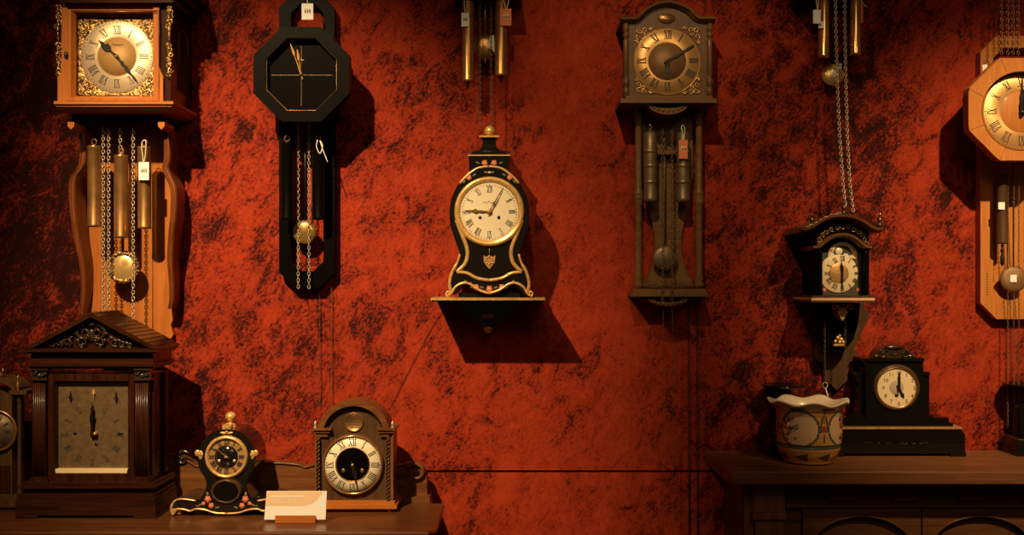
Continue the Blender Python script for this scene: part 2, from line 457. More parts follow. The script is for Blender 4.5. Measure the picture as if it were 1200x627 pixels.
# ------------------------------------------------------------------ the setting
def slab(name, x0, x1, y0, y1, z0, z1, m, **pr):
    b = B(); vs = [(x, y, z) for x in (x0, x1) for y in (y0, y1) for z in (z0, z1)]
    b.add(vs, [(0, 1, 3, 2), (4, 6, 7, 5), (0, 4, 5, 1), (2, 3, 7, 6), (0, 2, 6, 4), (1, 5, 7, 3)])
    return b.out(name, m, None, kind='structure', **pr)
SEAM = W(0, 552.5, 0).z
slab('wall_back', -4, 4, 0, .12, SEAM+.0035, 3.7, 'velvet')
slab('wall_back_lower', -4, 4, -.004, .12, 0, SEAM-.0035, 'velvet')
slab('trim_1', -4, 4, .012, .12, SEAM-.0035, SEAM+.0035, 'gap')
slab('floor', -4, 4, -5, .12, -.1, 0, 'floor')

# ------------------------------------------------------------------ left side table
TZ = CZ-.62          # table top height
MZ = CZ-.4925        # mantel shelf height
def zrow(z, d): return HY-(z-CZ)/kk(d)
def wbox(b, x0, x1, d0, d1, z0, z1, bev=.002):
    """metric box through the builder"""
    bm = bmesh.new(); bmesh.ops.create_cube(bm, size=1)
    for v in bm.verts: v.co = Vector((x0+(v.co.x+.5)*(x1-x0), -(d0+(v.co.y+.5)*(d1-d0)), z0+(v.co.z+.5)*(z1-z0)))
    if bev: bmesh.ops.bevel(bm, geom=list(bm.edges), offset=bev, segments=2, profile=.5, affect='EDGES')
    return b.addbm(bm)
def sweep_edge(b, outline, prof):
    """outline = closed [(x, depth)], prof = [(outset, z)] : a moulded slab"""
    n = len(outline); cxx = sum(p[0] for p in outline)/n
    nor = []
    for i in range(n):
        a = Vector(outline[i-1]); c = Vector(outline[i]); e = Vector(outline[(i+1) % n])
        t1 = (c-a).normalized(); t2 = (e-c).normalized(); m_ = (Vector((t1.y, -t1.x))+Vector((t2.y, -t2.x)))
        m_ = m_/max(.3, m_.length_squared/2) if m_.length > 1e-6 else Vector((t1.y, -t1.x)); nor.append(m_)
    area = sum(outline[i][0]*outline[(i+1) % n][1]-outline[(i+1) % n][0]*outline[i][1] for i in range(n))
    sg = 1 if area > 0 else -1
    vs = []; fs = []
    for off, z in prof:
        for (x, d), m_ in zip(outline, nor): vs.append((x+m_.x*off*sg, -(d+m_.y*off*sg), z))
    for q in range(len(prof)-1):
        for i in range(n):
            j = (i+1) % n; fs.append((q*n+i, q*n+j, (q+1)*n+j, (q+1)*n+i))
    fs += [tuple(range(n)), tuple(range((len(prof)-1)*n, len(prof)*n))]
    return b.add(vs, fs)

def left_table():
    t = thing('sideboard', 'brown wooden sideboard with scrolled back rail under the four left clocks', 'sideboard', 260, 627, .3)
    t.location.z = 0
    xr = (521-600)*kk(.14)
    b = B(); out = [(-1.75, .13), (xr-.012, .13), (xr, .145), (xr, .435), (xr-.02, .46), (-1.75, .46)]
    sweep_edge(b, out, [(-.006, TZ-.0006), (-.002, TZ-.0015), (0, TZ-.006), (0, TZ-.010), (-.006, TZ-.016), (-.010, TZ-.022), (-.012, TZ-.03)])
    b.out('table_top', 'table', t)
    b = B(); x = -1.72
    wbox(b, -1.72, xr-.04, .15, .43, .1, TZ-.03, .004)
    b.out('carcase', 'mahog_h', t)
    xs = [-1.72+i*.39 for i in range(4)]
    for i in range(3):
        b = B(); x0 = -1.70+i*.49; wbox(b, x0, x0+.46, .43, .445, TZ-.19, TZ-.05, .004); dr = b.out('drawer', 'mahog_h', t)
        b = B(); b.ball(0, 0, 0, .1); b.v = [v*0+Vector((x0+.23, -.455, TZ-.12))+Vector((math.cos(i_)*.0, 0, 0)) for i_, v in enumerate(b.v)]
        b = B(); c = Vector((x0+.23, -.445, TZ-.12))
        b.tube([c, c+Vector((0, -.008, 0)), c+Vector((0, -.02, 0)), c+Vector((0, -.026, 0))], [.006, .005, .014, .006], 14); b.out('knob', 'brass', dr)
        b = B(); wbox(b, x0, x0+.46, .43, .445, .16, TZ-.21, .004); b.out('door', 'mahog_h', t)
    for x in (-1.69, xr-.08):
        for d in (.18, .4):
            b = B(); b.tube([(x, -d, .1), (x, -d, .07), (x, -d, .03), (x, -d, 0)], [.028, .034, .022, .018], 16); b.out('foot', 'mahog', t)
    # back rail with an upturned carved scroll at its end
    d1 = .10
    top = smooth([(150, 541), (200, 533), (222, 541), (232, 546), (258, 544), (300, 541.5), (345, 543.5), (357, 547), (366, 545), (378, 543), (452, 543), (468, 545), (480, 543), (492, 546), (499, 555), (500, 568), (501, 586)], 4)
    b = B(); b.prism([(-90, 586), (-90, 543)]+top, .06, d1, .001)
    b.prism([(-90, 583), (503, 583), (505, 594), (-90, 594)], .04, .128, .0015)
    b.out('back_rail', 'walnut_h', t)
    b = B()
    b.ptube([(p[0], p[1]+.6, d1+.002) for p in top[:-12]], 1.1, d1, 8)
    b.out('rail_moulding', 'walnut_h', t)
    b = B(); b.spiral(487, 553.5, 11.5, 2.2, -2.6, 1.35, 3.0, d1+.006)
    for i in range(5): b.ptube(smooth([(466+i*4, 559+i*2.2), (470+i*3.3, 553+i*1.0), (478+i*2.0, 549+i*.4)]), [1.2, 1.6, 1.6, 1.6, 1.5, 1.5, 1.4, 1.3, 1.2, 1.1, 1, .9, .8][:13], d1+.002, 7)
    b.ball(487, 553, d1+.006, 3.4)
    b.out('scroll_carving', 'walnut_h', t)
    b = B(); b.spiral(214, 537, 9, 2, -.6, -1.3, 2.2, d1+.004); b.ball(214, 537, d1+.004, 2.8); b.out('scroll_carving', 'carved', t)
left_table()

# ------------------------------------------------------------------ right mantel cabinet
def mantel():
    t = thing('mantel_cabinet', 'wooden mantelpiece cabinet with thick shelf holding the pot and black clock', 'cabinet', 1040, 627, .2)
    t.location.z = 0
    k = kk(.34); xl = (857-600)*k; zt = MZ-.0006; zb = MZ-16.5*k
    b = B(); out = [(xl-.006, .004), (xl-.006, .33), (xl+.004, .34), (2.3, .34), (2.3, .004)]
    sweep_edge(b, out, [(-.006, zt), (-.0015, zt-.001), (0, zt-.004), (0, zb+.004), (-.003, zb)])
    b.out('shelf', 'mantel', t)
    d = .25
    b = B(); x0 = (871-600)*kk(d)
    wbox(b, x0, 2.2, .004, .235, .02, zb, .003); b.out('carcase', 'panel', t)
    b = B()
    def R(px0, y0, px1, y1, d0, d1, bev=.001): b.prism([(px0, y0), (px1, y0), (px1, y1), (px0, y1)], d0, d1, bev)
    k2 = kk(.27)
    yb = zrow(.02, .27)
    # posts
    for p0, p1 in ((884, 920),):
        R(p0, 566, p1, 601, .23, .268); R(p0-1.5, 601, p1+1.5, 609, .23, .276); R(p0+1.5, 609, p1-1.5, yb, .23, .264)
    b.out('post', 'mantel_v', t)
    b = B(); R(1262, 566, 1298, 601, .23, .268); R(1260, 601, 1300, 609, .23, .276); R(1264, 609, 1296, yb, .23, .264); b.out('post', 'mantel_v', t)
    b = B(); R(872, 568, 883, yb, .22, .245); b.out('side_stile', 'mantel_v', t)
    b = B(); R(921, 568, 1261, 591, .23, .25); R(921, 591, 1261, 595, .23, .256); b.out('frieze', 'panel', t)
    for p in (973, 1048, 1124, 1200):
        b = B(); R(p, 569, p+27, 587, .25, .262); b.out('dentil_block', 'panel', t)
    for cx in (1010, 1150):
        b = B(); n = 24
        o = [(cx-69, 596), (cx+69, 596), (cx+69, yb)]+[(cx-69, yb)]
        A = arc(cx, 645, 60, 0, 180, n, 40)
        inn = [(cx+60, yb)]+A+[(cx-60, yb)]
        outr = [(cx+69, yb)]+[(min(cx+69, max(cx-69, cx+(x-cx)*1.22)), 596) for x, y in A]+[(cx-69, yb)]
        b.ring(outr, inn, .23, .25)
        b.ptube([(cx+60, yb, .251)]+[(x, y, .251) for x, y in A]+[(cx-60, yb, .251)], 1.2, .25, 8)
        b.out('arched_frame', 'panel', t)
mantel()

# ------------------------------------------------------------------ A  long oak wall clock, upper left
def clock_oak():
    t = thing('wall_clock', 'tall oak weight-driven wall clock with square ornate gilt dial, top left', 'clock', 140, 400, .03)
    F = .20
    def bx(b, x0, y0, x1, y1, d0, d1, bev=.0012): b.box(x0, y0, x1, y1, d0, d1, bev)
    # hood sides, back and floor
    b = B(); bx(b, 71, 8, 74.5, 118, .0, F-.012); b.out('hood_side', 'mahog', t)
    b = B(); bx(b, 188, 8, 200, 118, .0, F-.012); b.out('hood_side', 'mahog', t)
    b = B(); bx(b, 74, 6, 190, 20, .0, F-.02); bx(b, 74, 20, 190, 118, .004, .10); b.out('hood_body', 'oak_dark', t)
    # side window in the right cheek
    b = B(); p = Vector(W(200, 60, F-.012)); xs = p.x
    n = 20; k = kk(F)
    z0 = W(0, 100, F).z; z1 = W(0, 42, F).z
    pts = [(-.04, z0), (-.13, z0), (-.13, z1)]+[(-.085+.045*math.cos(PI+ -PI*i/10), z1+.045*math.sin(PI*i/10)) for i in range(11)]
    pts = [(-.045, z0), (-.125, z0), (-.125, z1)]+[(-.085-.04*math.cos(PI*i/10), z1+.04*math.sin(PI*i/10)) for i in range(1, 10)]+[(-.045, z1)]
    b.add([(xs+.0005, y, z) for y, z in pts]+[(xs+.001, y, z) for y, z in pts], [tuple(range(len(pts))), tuple(range(len(pts), 2*len(pts)))])
    b.out('side_window', 'hole', t)
    b = B(); q = pts+[pts[0]]; b.tube([(xs+.001, y, z) for y, z in pts], .0025, 6, closed=True); b.out('window_bead', 'oak_dark', t)
    # crown
    b = B(); bx(b, 70, -8, 203, 3, 0, F+.012); bx(b, 67, -20, 207, -8, 0, F+.03); bx(b, 62, -30, 212, -20, 0, F+.045)
    b.prism([(66, -30), (137, -62), (208, -30)], .0, F+.03, .002); b.out('crown_moulding', 'mahog_h', t)
    # base moulding
    b = B(); bx(b, 63, 118.5, 203, 122, 0, F+.018); bx(b, 65, 122, 201, 125, 0, F+.012); bx(b, 67, 125, 199, 128, 0, F+.004)
    b.out('base_moulding', 'oak_h', t)
    # outer jambs with inset strips, shaped at the foot
    for sx in (1, -1):
        c = 129.3
        P = [(67.5, 118.5), (67.5, 90), (70, 85), (72, 78), (72, 9), (79, 9), (79, 118.5)]
        if sx < 0: P = [(2*c-x, y) for x, y in P]
        b = B(); b.prism(P, F-.02, F, .0012); j = b.out('door_jamb', 'oak', t)
        b = B()
        for y0, y1 in ((24, 40), (88, 104)):
            x = 190 if sx < 0 else 68.5
            if sx < 0: b.prism([(x-4, y0), (x-3, y0), (x-3, y1), (x-4, y1)], F-.001, F+.0006)
        if sx < 0: b.out('inlay_line', 'ink', j)
    # door: frame with mitred bevel
    b = B(); O = [(77, 11), (185.5, 11), (185.5, 118), (77, 118)]; O2 = [(81.5, 13.5), (185, 13.5), (185, 118), (81.5, 118)]
    I1 = [(86, 13.8), (184, 13.8), (184, 112.5), (86, 112.5)]
    b.ring([(76.5, 11), (185.8, 11), (185.8, 118), (76.5, 118)], [(83, 12.2), (184.6, 12.2), (184.6, 115), (83, 115)], F-.018, F+.004)
    b.ring([(83, 12.2), (184.6, 12.2), (184.6, 115), (83, 115)], [(86.5, 13.6), (183.4, 13.6), (183.4, 111.5), (86.5, 111.5)], F-.018, F+.004, F-.01)
    dr = b.out('door', 'oak', t)
    b = B(); b.lathe(77.5, F+.007, [(1.2, 61), (2.2, 62), (2.4, 64), (2.2, 67), (1.2, 68.4)], 14); b.out('knob', 'black', dr)
    b = B(); b.ptube([(86, 13.6, F+.005), (184, 13.6, F+.005)], .5, F, 6); b.out('door_bead', 'brass', dr)
    # cast gilt side ornaments
    random.seed(3)
    for cx in (68.2, 198.4):
        b = B()
        ys = 9
        for i, y in enumerate([8, 13, 19, 25, 29, 52, 57, 63, 69, 75, 81, 85]):
            b.ball(cx+random.uniform(-.8, .8), y, F-.006, random.uniform(2.2, 3.8), 2.2, random.uniform(2.6, 3.6), segs=10, rings=6)
            b.spiral(cx+random.choice((-1, 1))*1.2, y+1.5, 3.4, .8, random.uniform(0, 6), 1.1, .8, F-.001, 14)
        b.ptube([(cx, 29), (cx, 50)], 1.3, F-.006, 10)
        b.ball(cx, 34, F-.004, 2.2, 2, 4)
        b.out('side_ornament', 'filigree', t)
    # dial plate
    Z = F-.028
    def pz(p): return p
    b = B(); b.prism([(86, 13), (183.5, 13), (183.5, 113), (86, 113)], Z-.003, Z, 0); b.out('dial_plate', 'umber', t)  # uncovered dark top and left margin paints the door frame's shadow
    dl = B().prism([(90, 23), (183, 23), (183, 111.5), (90, 111.5)], Z, Z+.002, 0).out('spandrel_plate', 'filigree', t)
    for qx, qy in ((100, 33), (174, 33), (100, 102), (173, 102)):
        b = B()
        for i in range(40):
            x = qx+random.uniform(-10, 10); y = qy+random.uniform(-10, 10)
            if math.hypot(x-137, y-66.5) < 44: continue
            b.spiral(x, y, random.uniform(1.6, 3.4), .5, random.uniform(0, 6), random.choice((-1, 1))*random.uniform(.9, 1.4), .7, Z+.003, 14)
        b.out('spandrel_scroll', 'filigree', t)
    cx, cy = 137, 66.5
    Zd = Z+.004
    b = B(); b.disc(cx, cy, [(22.5, Zd), (42, Zd), (42.6, Zd-.001), (42.6, Z)], Zd, 96); dl = b.out('chapter_ring', 'silver_dial', t)
    b = B(); b.disc(cx, cy, [(0, Zd+.0004), (22.6, Zd+.0004), (22.6, Z)], Zd, 64); b.out('dial_centre', 'gilt_dial', t)
    b = B(); b.disc(cx, cy, [(22.3, Zd+.0003), (22.8, Zd+.001), (23.2, Zd+.0003)], Zd, 64); b.out('dial_bead', 'ink_soft', dl)
    numerals(dl, cx, cy, 31.5, 9.5, 6.2, Zd+.0008, 'ink', .9, ticks=40.3)
    b = B(); b.ptube(smooth([(131, 53), (133, 51), (134, 54), (136, 51.5), (137, 54), (139, 51.5), (140, 54), (142, 52), (145, 53.2)], 3), .3, Zd+.001, 5); b.out('signature', 'ink', dl)
    hand(t, 'hour_hand', cx, cy, -48, [(-3, 1.4), (0, 2.2), (8, 1), (11, 1.2), (14, 4.2), (19, 4.6), (20, 1.5), (23, 2.2), (29, .3)], Zd+.004, 'black')
    hand(t, 'minute_hand', cx, cy, 141, [(-4, .8), (0, 1.8), (6, 1.0), (9, 2.2), (13, 1.2), (16, 2.4), (21, 1.9), (26, .7), (31, 1.4), (38, .3)], Zd+.006, 'black')
    b = B(); b.disc(cx, cy, [(0, Zd+.01), (1.3, Zd+.009), (1.5, Zd)], Zd, 16); b.out('hub', 'gold', t)
    # glass is implied by the door in the photo's reflection-free view: thin clear pane left out of the dial light path
    # trunk backboard
    b = B(); b.prism([(103, 128), (199, 128), (203, 150), (204, 372), (200, 380), (203, 392), (198, 400), (104, 400), (101, 380), (103, 150)], .0, .022, .0015)
    b.out('backboard', 'oak', t)
    b = B(); b.ptube([(179, 214, .0225), (179, 398, .0225)], .5, .02, 5); b.out('board_joint', 'ink', t)
    # apron below hood
    b = B(); A = [(84, 128), (192, 128), (192, 152)]+arc(172, 152, 15, 0, 90, 6, 9)[1:]+arc(137, 150, 22, 0, 180, 10, -6)+arc(102, 152, 15, 90, 180, 6, 9)+[(84, 152)]
    b.prism(A, .03, F-.085, .001); b.out('apron', 'mahog', t)
    for x in (83, 189):
        b = B(); b.prism([(x-3.8, 143), (x+3.8, 143), (x+3.8, 148), (x, 151.8), (x-3.8, 148)], F-.09, F-.015, .0008); b.out('corner_drop', 'oak', t)
    # shaped side brackets
    Lp = [(97, 152), (97, 185), (94, 197), (86.5, 208), (84.5, 222), (85.5, 248), (90, 280), (95.5, 305), (98, 330), (97.5, 350), (95.5, 368)]
    Rp = [(196, 152), (196, 185), (194, 197), (198, 208), (203.5, 222), (203.5, 248), (200.5, 280), (199.5, 305), (201, 330), (201.5, 350), (199.5, 362)]
    for Pp in (Lp, Rp):
        s_ = smooth([(*p, .10) for p in Pp], 5)
        b = B(); n = len(s_); vs = []; fs = []
        hw = 4.2
        prof = [(-hw, -.07), (-hw, 0), (-hw*.55, .006), (-hw*.2, .003), (hw*.2, .008), (hw*.7, .006), (hw, 0), (hw, -.07)]
        for x, y, d in s_:
            taper = 1-.45*max(0, (y-260)/110)
            for ox, od in prof:
                p = W(x+ox*(1-.25*max(0, (y-200)/170)), y, d*taper); p.y = -(d*taper+od*(1 if od > 0 else taper)); vs.append(p)
        q = len(prof)
        for i in range(n-1):
            for j in range(q): fs.append((i*q+j, i*q+(j+1) % q, (i+1)*q+(j+1) % q, (i+1)*q+j))
        fs += [tuple(range(q)), tuple(range((n-1)*q, n*q))]
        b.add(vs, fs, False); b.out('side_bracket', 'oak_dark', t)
    # movement underside, chains, weights, pendulum
    G_ = .12
    for x, yy in ((121, 372), (127.3, 372), (141, 183), (156, 378)):
        b = B(); b.chain([(x, 150), (x, yy)], G_-.005, 2.2, .55, 3.7); b.out('chain', 'steel', t)
    for px, y0, y1, r in ((110.5, 171, 266, 7.8), (142, 182, 279, 8.2), (169.3, 172, 268, 7.8)):
        weight(t, px, y0, y1, r, G_, 'brass', 'brass')
    b = B(); b.ptube([(144, 150), (144, 300)], 1.6, .075, 8); b.out('pendulum_rod', 'oak_dark', t)
    zb = .085
    b = B(); b.disc(144.5, 313, [(0, zb+.004), (13, zb+.003), (14.5, zb)], zb, 48); bo = b.out('pendulum_bob', 'bob', t)
    b = B(); b.disc(144.5, 313, [(14, zb), (15, zb+.005), (18, zb+.004), (19.5, zb), (19, zb-.004), (0, zb-.005)], zb, 48)
    for i in range(26):
        a = 2*PI*i/26; b.ball(144.5+17*math.cos(a), 313+17*math.sin(a), zb+.003, 2.4, 1.6, 1.7, segs=8, rings=5, ang=a)
    b.out('bob_rim', 'filigree', bo)
    tag(162.5, 190, 174.5, 211, .148, 'white', 'white price tag looped over the right brass weight of the oak clock', [(168, 191), (167.5, 184), (166, 172), (167, 166), (169.5, 164), (171, 168), (170.5, 180), (168.5, 191)])
clock_oak()

# ------------------------------------------------------------------ B  black octagonal wall clock
def clock_black_octagon():
    t = thing('wall_clock', 'black octagonal wall clock with plain black dial and gilt hands', 'clock', 352, 337, .02)
    F = .16; S = .04
    # long rear frame with two open loops
    b = B()
    def oct8(x0, y0, x1, y1, c): return [(x0+c, y0), (x1-c, y0), (x1, y0+c), (x1, y1-c), (x1-c, y1), (x0+c, y1), (x0, y1-c), (x0, y0+c)]
    O = oct8(327, -9, 392, 337, 18); I = oct8(341, 3, 379, 318, 12)
    b.ring(O, I, .012, S); 
    b.out('rear_frame', 'ebony', t)
    b = B(); b.box(329, 40, 390, 134, .02, F-.03); b.out('movement_case', 'ebony', t)
    # front ring
    cx, cy = 353, 87
    O = octo(cx, cy, 56, 55.5, 33); I = octo(cx, cy, 41.5, 42.5, 24.5)
    b = B(); b.ring(O, I, F-.04, F)
    fr = b.out('front_frame', 'ebony', t)
    b = B(); b.tube([Vector((W(x, y, F).x, -(F-.006), W(x, y, F).z)) for x, y in octo(cx, cy, 41, 42, 24)], .0012, 6, closed=True); b.out('inner_bead', 'brass', fr)
    b = B(); b.prism(octo(cx, cy, 46, 46.5, 27), F-.038, F-.025); b.out('dial', 'blackface', t)
    Z = F-.0245
    b = B(); b.prism([(318, 87.75), (389, 87.75), (389, 88.2), (318, 88.2)], Z-.001, Z); b.prism([(352.9, 54), (353.2, 54), (353.2, 124), (352.9, 124)], Z-.001, Z)
    b.prism([(352, 69.6), (356, 69.6), (356, 70.6), (352, 70.6)], Z-.001, Z+.0004); b.out('cross_lines', 'chain_dark', t)
    hand(t, 'minute_hand', cx, 88, -19, [(-5, .8), (0, .8), (24, .35), (26, 1.4), (30, 1.2), (39, .2)], Z+.006, 'brass_bright')
    hand(t, 'hour_hand', cx, 88, -9, [(-3, .8), (0, .8), (17, .4), (19, 1.8), (23, 1.6), (31, .2)], Z+.003, 'brass_bright')
    b = B(); b.disc(cx, 88, [(0, Z+.011), (1.6, Z+.009), (2.4, Z+.003), (2.4, Z)], Z, 20); b.out('hub', 'brass_bright', t)
    G_ = .06
    for x in (349.5, 362): chain_part(t, [(x, 140, G_), (x, 345, G_), (x+12 if x > 350 else x+26, 352, .02), (388 if x > 355 else 375.5, 356, .012), (388 if x > 355 else 375.5, 475, .012)] if 0 else [(x, 140, G_), (x, 338, G_)], G_, 'steel', 1.9, .42, 3.8)
    for x, a in ((374.5, 476), (388.5, 478)): chain_part(t, [(x, 335, .012), (x, a, .012)], .012, 'chain_dark', .8, .22, 2.8)
    for px in (336.5, 373): weight(t, px, 167, 257.5, 7.2, G_+.03, 'blackface', 'brass', name='weight')
    b = B(); b.ptube([(357.5, 140), (357.5, 262)], .8, .05, 6); b.out('pendulum_rod', 'black', t)
    b = B(); b.disc(357, 272, [(0, .058), (9, .057), (13, .053), (14, .05), (13, .046), (0, .044)], .05, 40); b.out('pendulum_bob', 'brass_bright', t)
    tag(353.5, 4, 367, 23, .115, 'white', 'white price tag hanging in the top loop of the black octagonal clock', [(360, 5, .115), (360, -2, .113), (359, -9, .1)])
    b = thing('tag_string', 'looped white string on the right black weight of the octagonal clock', 'string', 377, 190, .12)
    q = B(); q.ptube(smooth([(372, 164, .122), (371, 172, .125), (375, 180, .126), (378, 171, .126), (375, 165, .124), (379, 177, .126), (384, 190, .124)], 5), .55, .12, 6); q.out('loop', 'string', b)
clock_black_octagon()

# ------------------------------------------------------------------ C  tube-weight clock cropped by the top edge
def clock_tubes():
    t = thing('wall_clock', 'wall clock above the frame, its two brass tube weights over the central clock', 'clock', 569, 97, .02)
    b = B(); b.box(538, -110, 604, -12, .0, .13, .003); b.box(530, -16, 612, -9, 0, .15, .002); b.out('case', 'mahog', t)
    G_ = .10
    for px, y0, y1, r in ((548.6, 2, 96, 7.3), (587.3, -6, 89.5, 7.6)):
        o = weight(t, px, y0, y1, r, G_, 'brass', 'brass')
        b = B(); b.lathe(px, G_, [(2.4, y1), (2.6, y1+2.5), (1.2, y1+4), (1.6, y1+6), (.3, y1+8)], 14); b.out('nut', 'black', o)
    b = B(); b.ptube([(568.5, -12), (568.5, 42)], 1.6, .06, 8); b.out('pendulum_rod', 'brass', t)
    b = B(); b.disc(568.5, 55, [(0, .070), (8, .069), (13, .064), (14.2, .06), (13, .056), (0, .052)], .06, 40); bo = b.out('pendulum_bob', 'brass', t)
    b = B(); b.ptube([(568.5, 68), (568.5, 75)], [1.4, .5], .06, 8); b.out('rating_nut', 'brass_bright', bo)
    for x, yy in ((562.3, 150), (575.3, 150)): chain_part(t, [(x, -10, .09), (x, yy, .09)], .09, 'chain_dark', 1.6, .36, 3.4)
    tag(540.8, 15, 549.5, 31, .121, 'white', 'small white price tag on the left brass tube weight, top centre', [(545, 16), (544.5, 8), (544, 0), (546, -1), (547.5, 6), (546, 16)])
    tag(586, 10, 599.3, 30, .124, 'orange_tag', 'orange price tag on the right brass tube weight, top centre', [(593, 11), (591, 4), (590, -2), (596, -3), (595.5, 4), (593.5, 11)], ink='print')
    s = thing('price_tag', 'white folded tag clipped beside the round brass bob at top centre', 'price tag', 578, 60, .085)
    b = B(); b.prism([(574.5, 41), (579, 41.5), (579.5, 62), (575.8, 57)], .078, .079); b.prism([(572.3, 56), (574, 41), (575, 41), (575, 58)], .076, .077); b.out('card', 'white', s)
clock_tubes()

# ------------------------------------------------------------------ D  black and gold waisted clock on its shelf
def flower(b, cx, cy, r, d, mi=(0, 1, 2)):
    b.m(mi[0])
    for i in range(5):
        a = 2*PI*i/5+.3; b.ball(cx+r*.55*math.cos(a), cy+r*.55*math.sin(a), d, r*.5, r*.18, r*.5, segs=8, rings=5)
    b.m(mi[1]); b.ball(cx, cy, d+.0006, r*.4, r*.25, r*.4, segs=8, rings=5)
def leafs(b, pts, d, mi=2):
    b.m(mi)
    for x, y, a, s in pts: b.ball(x, y, d, s, s*.2, s*.42, ang=a, segs=8, rings=5)
def clock_waisted():
    F = .17; cx = 573.5; cy = 248
    t = thing('bracket_clock', 'black and gold waisted clock with cream dial standing on wall shelf', 'clock', cx, 348, F-.05)
    half = smooth([(cx, 194), (588, 196.5), (602, 206), (613, 221), (619.5, 240), (619.5, 262), (613.5, 282), (608.5, 296), (609, 306), (614, 316), (619, 327), (620.5, 340), (619, 345)], 5)
    bottom = smooth([(613, 345), (607, 337), (600, 334), (590, 339), (cx, 346)], 4)
    hl = half+bottom
    body = hl+[(2*cx-x, y) for x, y in reversed(hl[1:-1])]
    b = B(); b.prism(body, .045, F, .003); bd = b.out('case', 'lacquer', t)
    # gold edging along the case outline
    for sgn in (1, -1):
        b = B()
        def mm(P): return P if sgn > 0 else mir(P, cx)
        b.ptube(mm([(x, y, F) for x, y in smooth([(cx, 195), (588, 197.5), (601, 207), (608, 215)], 5)]), 1.5, F, 8); b.out('arch_edging', 'gold', t); b = B()
        b.ptube(mm([(x, y, F+.002) for x, y in smooth([(608, 298), (611, 308), (616.5, 318), (620, 331), (619, 342), (621, 346)], 5)]), [1.5]*7+[2.0]*19, F, 8)
        b.ptube(mm([(x, y, F+.002) for x, y in smooth([(cx, 343.5), (585, 340), (596, 333), (604, 331.5), (613, 336), (618, 344)], 5)]), 1.5, F, 8)
        b.spiral(*(mm([(621.5, 344)])[0]), 3.4, .8, PI/2 if sgn > 0 else PI/2, -1.2*sgn, 1.3, F+.002, 16)
        b.out('edging', 'gold', t)
    # inner door surround: from bezel to the pointed lower panel
    b = B()
    side = smooth([(612, 258), (606, 274), (600.5, 288), (599, 298), (602, 309), (611.5, 319)], 5)
    low = smooth([(611.5, 319), (600, 320), (588, 326), (cx, 328.5)], 5)
    for sgn in (1, -1):
        f = (lambda P: P) if sgn > 0 else (lambda P: mir(P, cx))
        b.ptube(f([(x, y, F+.001) for x, y in side]), 2.5, F, 8, flat=.8); b.ptube(f([(x, y, F+.001) for x, y in low]), 2.0, F, 8)
    b.out('door_surround', 'gold', t)
    # bezel and dial
    b = B(); b.disc(cx, cy, [(41, F-.001), (41, F+.003), (39.5, F+.008), (37.5, F+.009), (36, F+.006), (34.5, F+.006), (33.3, F+.002)], F, 96); bz = b.out('bezel', 'gold', t)
    Z = F+.003
    b = B(); b.disc(cx, cy, [(0, Z+.001), (20, Z+.0008), (35.6, Z)], F, 96); dl = b.out('dial', 'enamel', t)
    numerals(dl, cx, cy, 26.5, 7, 4.6, Z+.0022, 'numeral_blue', .8, ticks=31.6)
    b = B()
    for x in (562.5, 584.5): b.disc(x, 255, [(0, Z+.0022), (1.9, Z+.0022), (1.9, Z)], F, 20)
    b.out('winding_hole', 'black', dl)
    b = B(); b.ptube(smooth([(566, 238), (569, 236), (570, 238.5), (573, 235.5), (575, 238), (579, 236)], 3), .25, Z+.002, 5); b.out('signature', 'ink_soft', dl)
    hand(t, 'hour_hand', cx, cy, -87, [(-3, .8), (0, 1.6), (4, .6), (10, 1.3), (13, .7), (16, 2.6), (20, .7), (28, .3)], Z+.006, 'brass_bright')
    hand(t, 'minute_hand', cx, cy, 29, [(-4, .7), (0, 1.2), (6, .5), (11, 1.3), (14, .5), (30, .2)], Z+.008, 'brass_bright')
    b = B(); b.disc(cx, cy, [(0, Z+.013), (1.8, Z+.011), (2.4, Z+.004)], F, 20); b.out('hub', 'gold', t)
    # pendulum window emblem
    b = B(); b.ptube([(cx, 291, F+.001), (cx, 299, F+.001)], .35, F, 5)
    b.prism([(cx-7, 299), (cx-4, 301), (cx, 299), (cx+4, 301), (cx+7, 299), (cx+6.5, 307), (cx+3, 312), (cx, 315), (cx-3, 312), (cx-6.5, 307)], F, F+.0015, .0005)
    for i in range(8): b.ball(cx+4.4*math.cos(i*PI/4), 305+4.2*math.sin(i*PI/4), F+.002, 1.5, .8, 1.5, segs=8, rings=5)
    b.out('emblem', 'gold_dull', t)
    # painted flowers
    b = B()
    for x, r in ((558, 3.6), (573.5, 3.9), (588, 3.6)): flower(b, x, 336.5 if x != 573.5 else 338.5, r, F+.0005)
    for x, y, r in ((551, 333, 2), (597, 333, 2)): flower(b, x, y, r, F+.0005, (1, 0, 2))
    leafs(b, [(565, 337, .4, 3), (581, 337, -.4, 3), (546, 330, .7, 2.6), (601, 330, -.7, 2.6), (553, 337, .2, 2), (594, 337, -.2, 2)], F+.0004)
    for x in (549.5, 597.5): flower(b, x, 208, 3.4, F+.0005)
    leafs(b, [(544, 213, -.8, 2.8), (556, 205, -.6, 2.8), (603, 213, .8, 2.8), (591, 205, .6, 2.8), (570, 202, .1, 3), (577, 202, -.1, 3)], F+.0004); b.m(1); b.ball(573.5, 202, F+.0006, 1.8, .5, 1.4)
    b.out('painted_flowers', ['rose', 'rose_pale', 'leaf'], t)
    # cap
    dC = .105
    b = B()
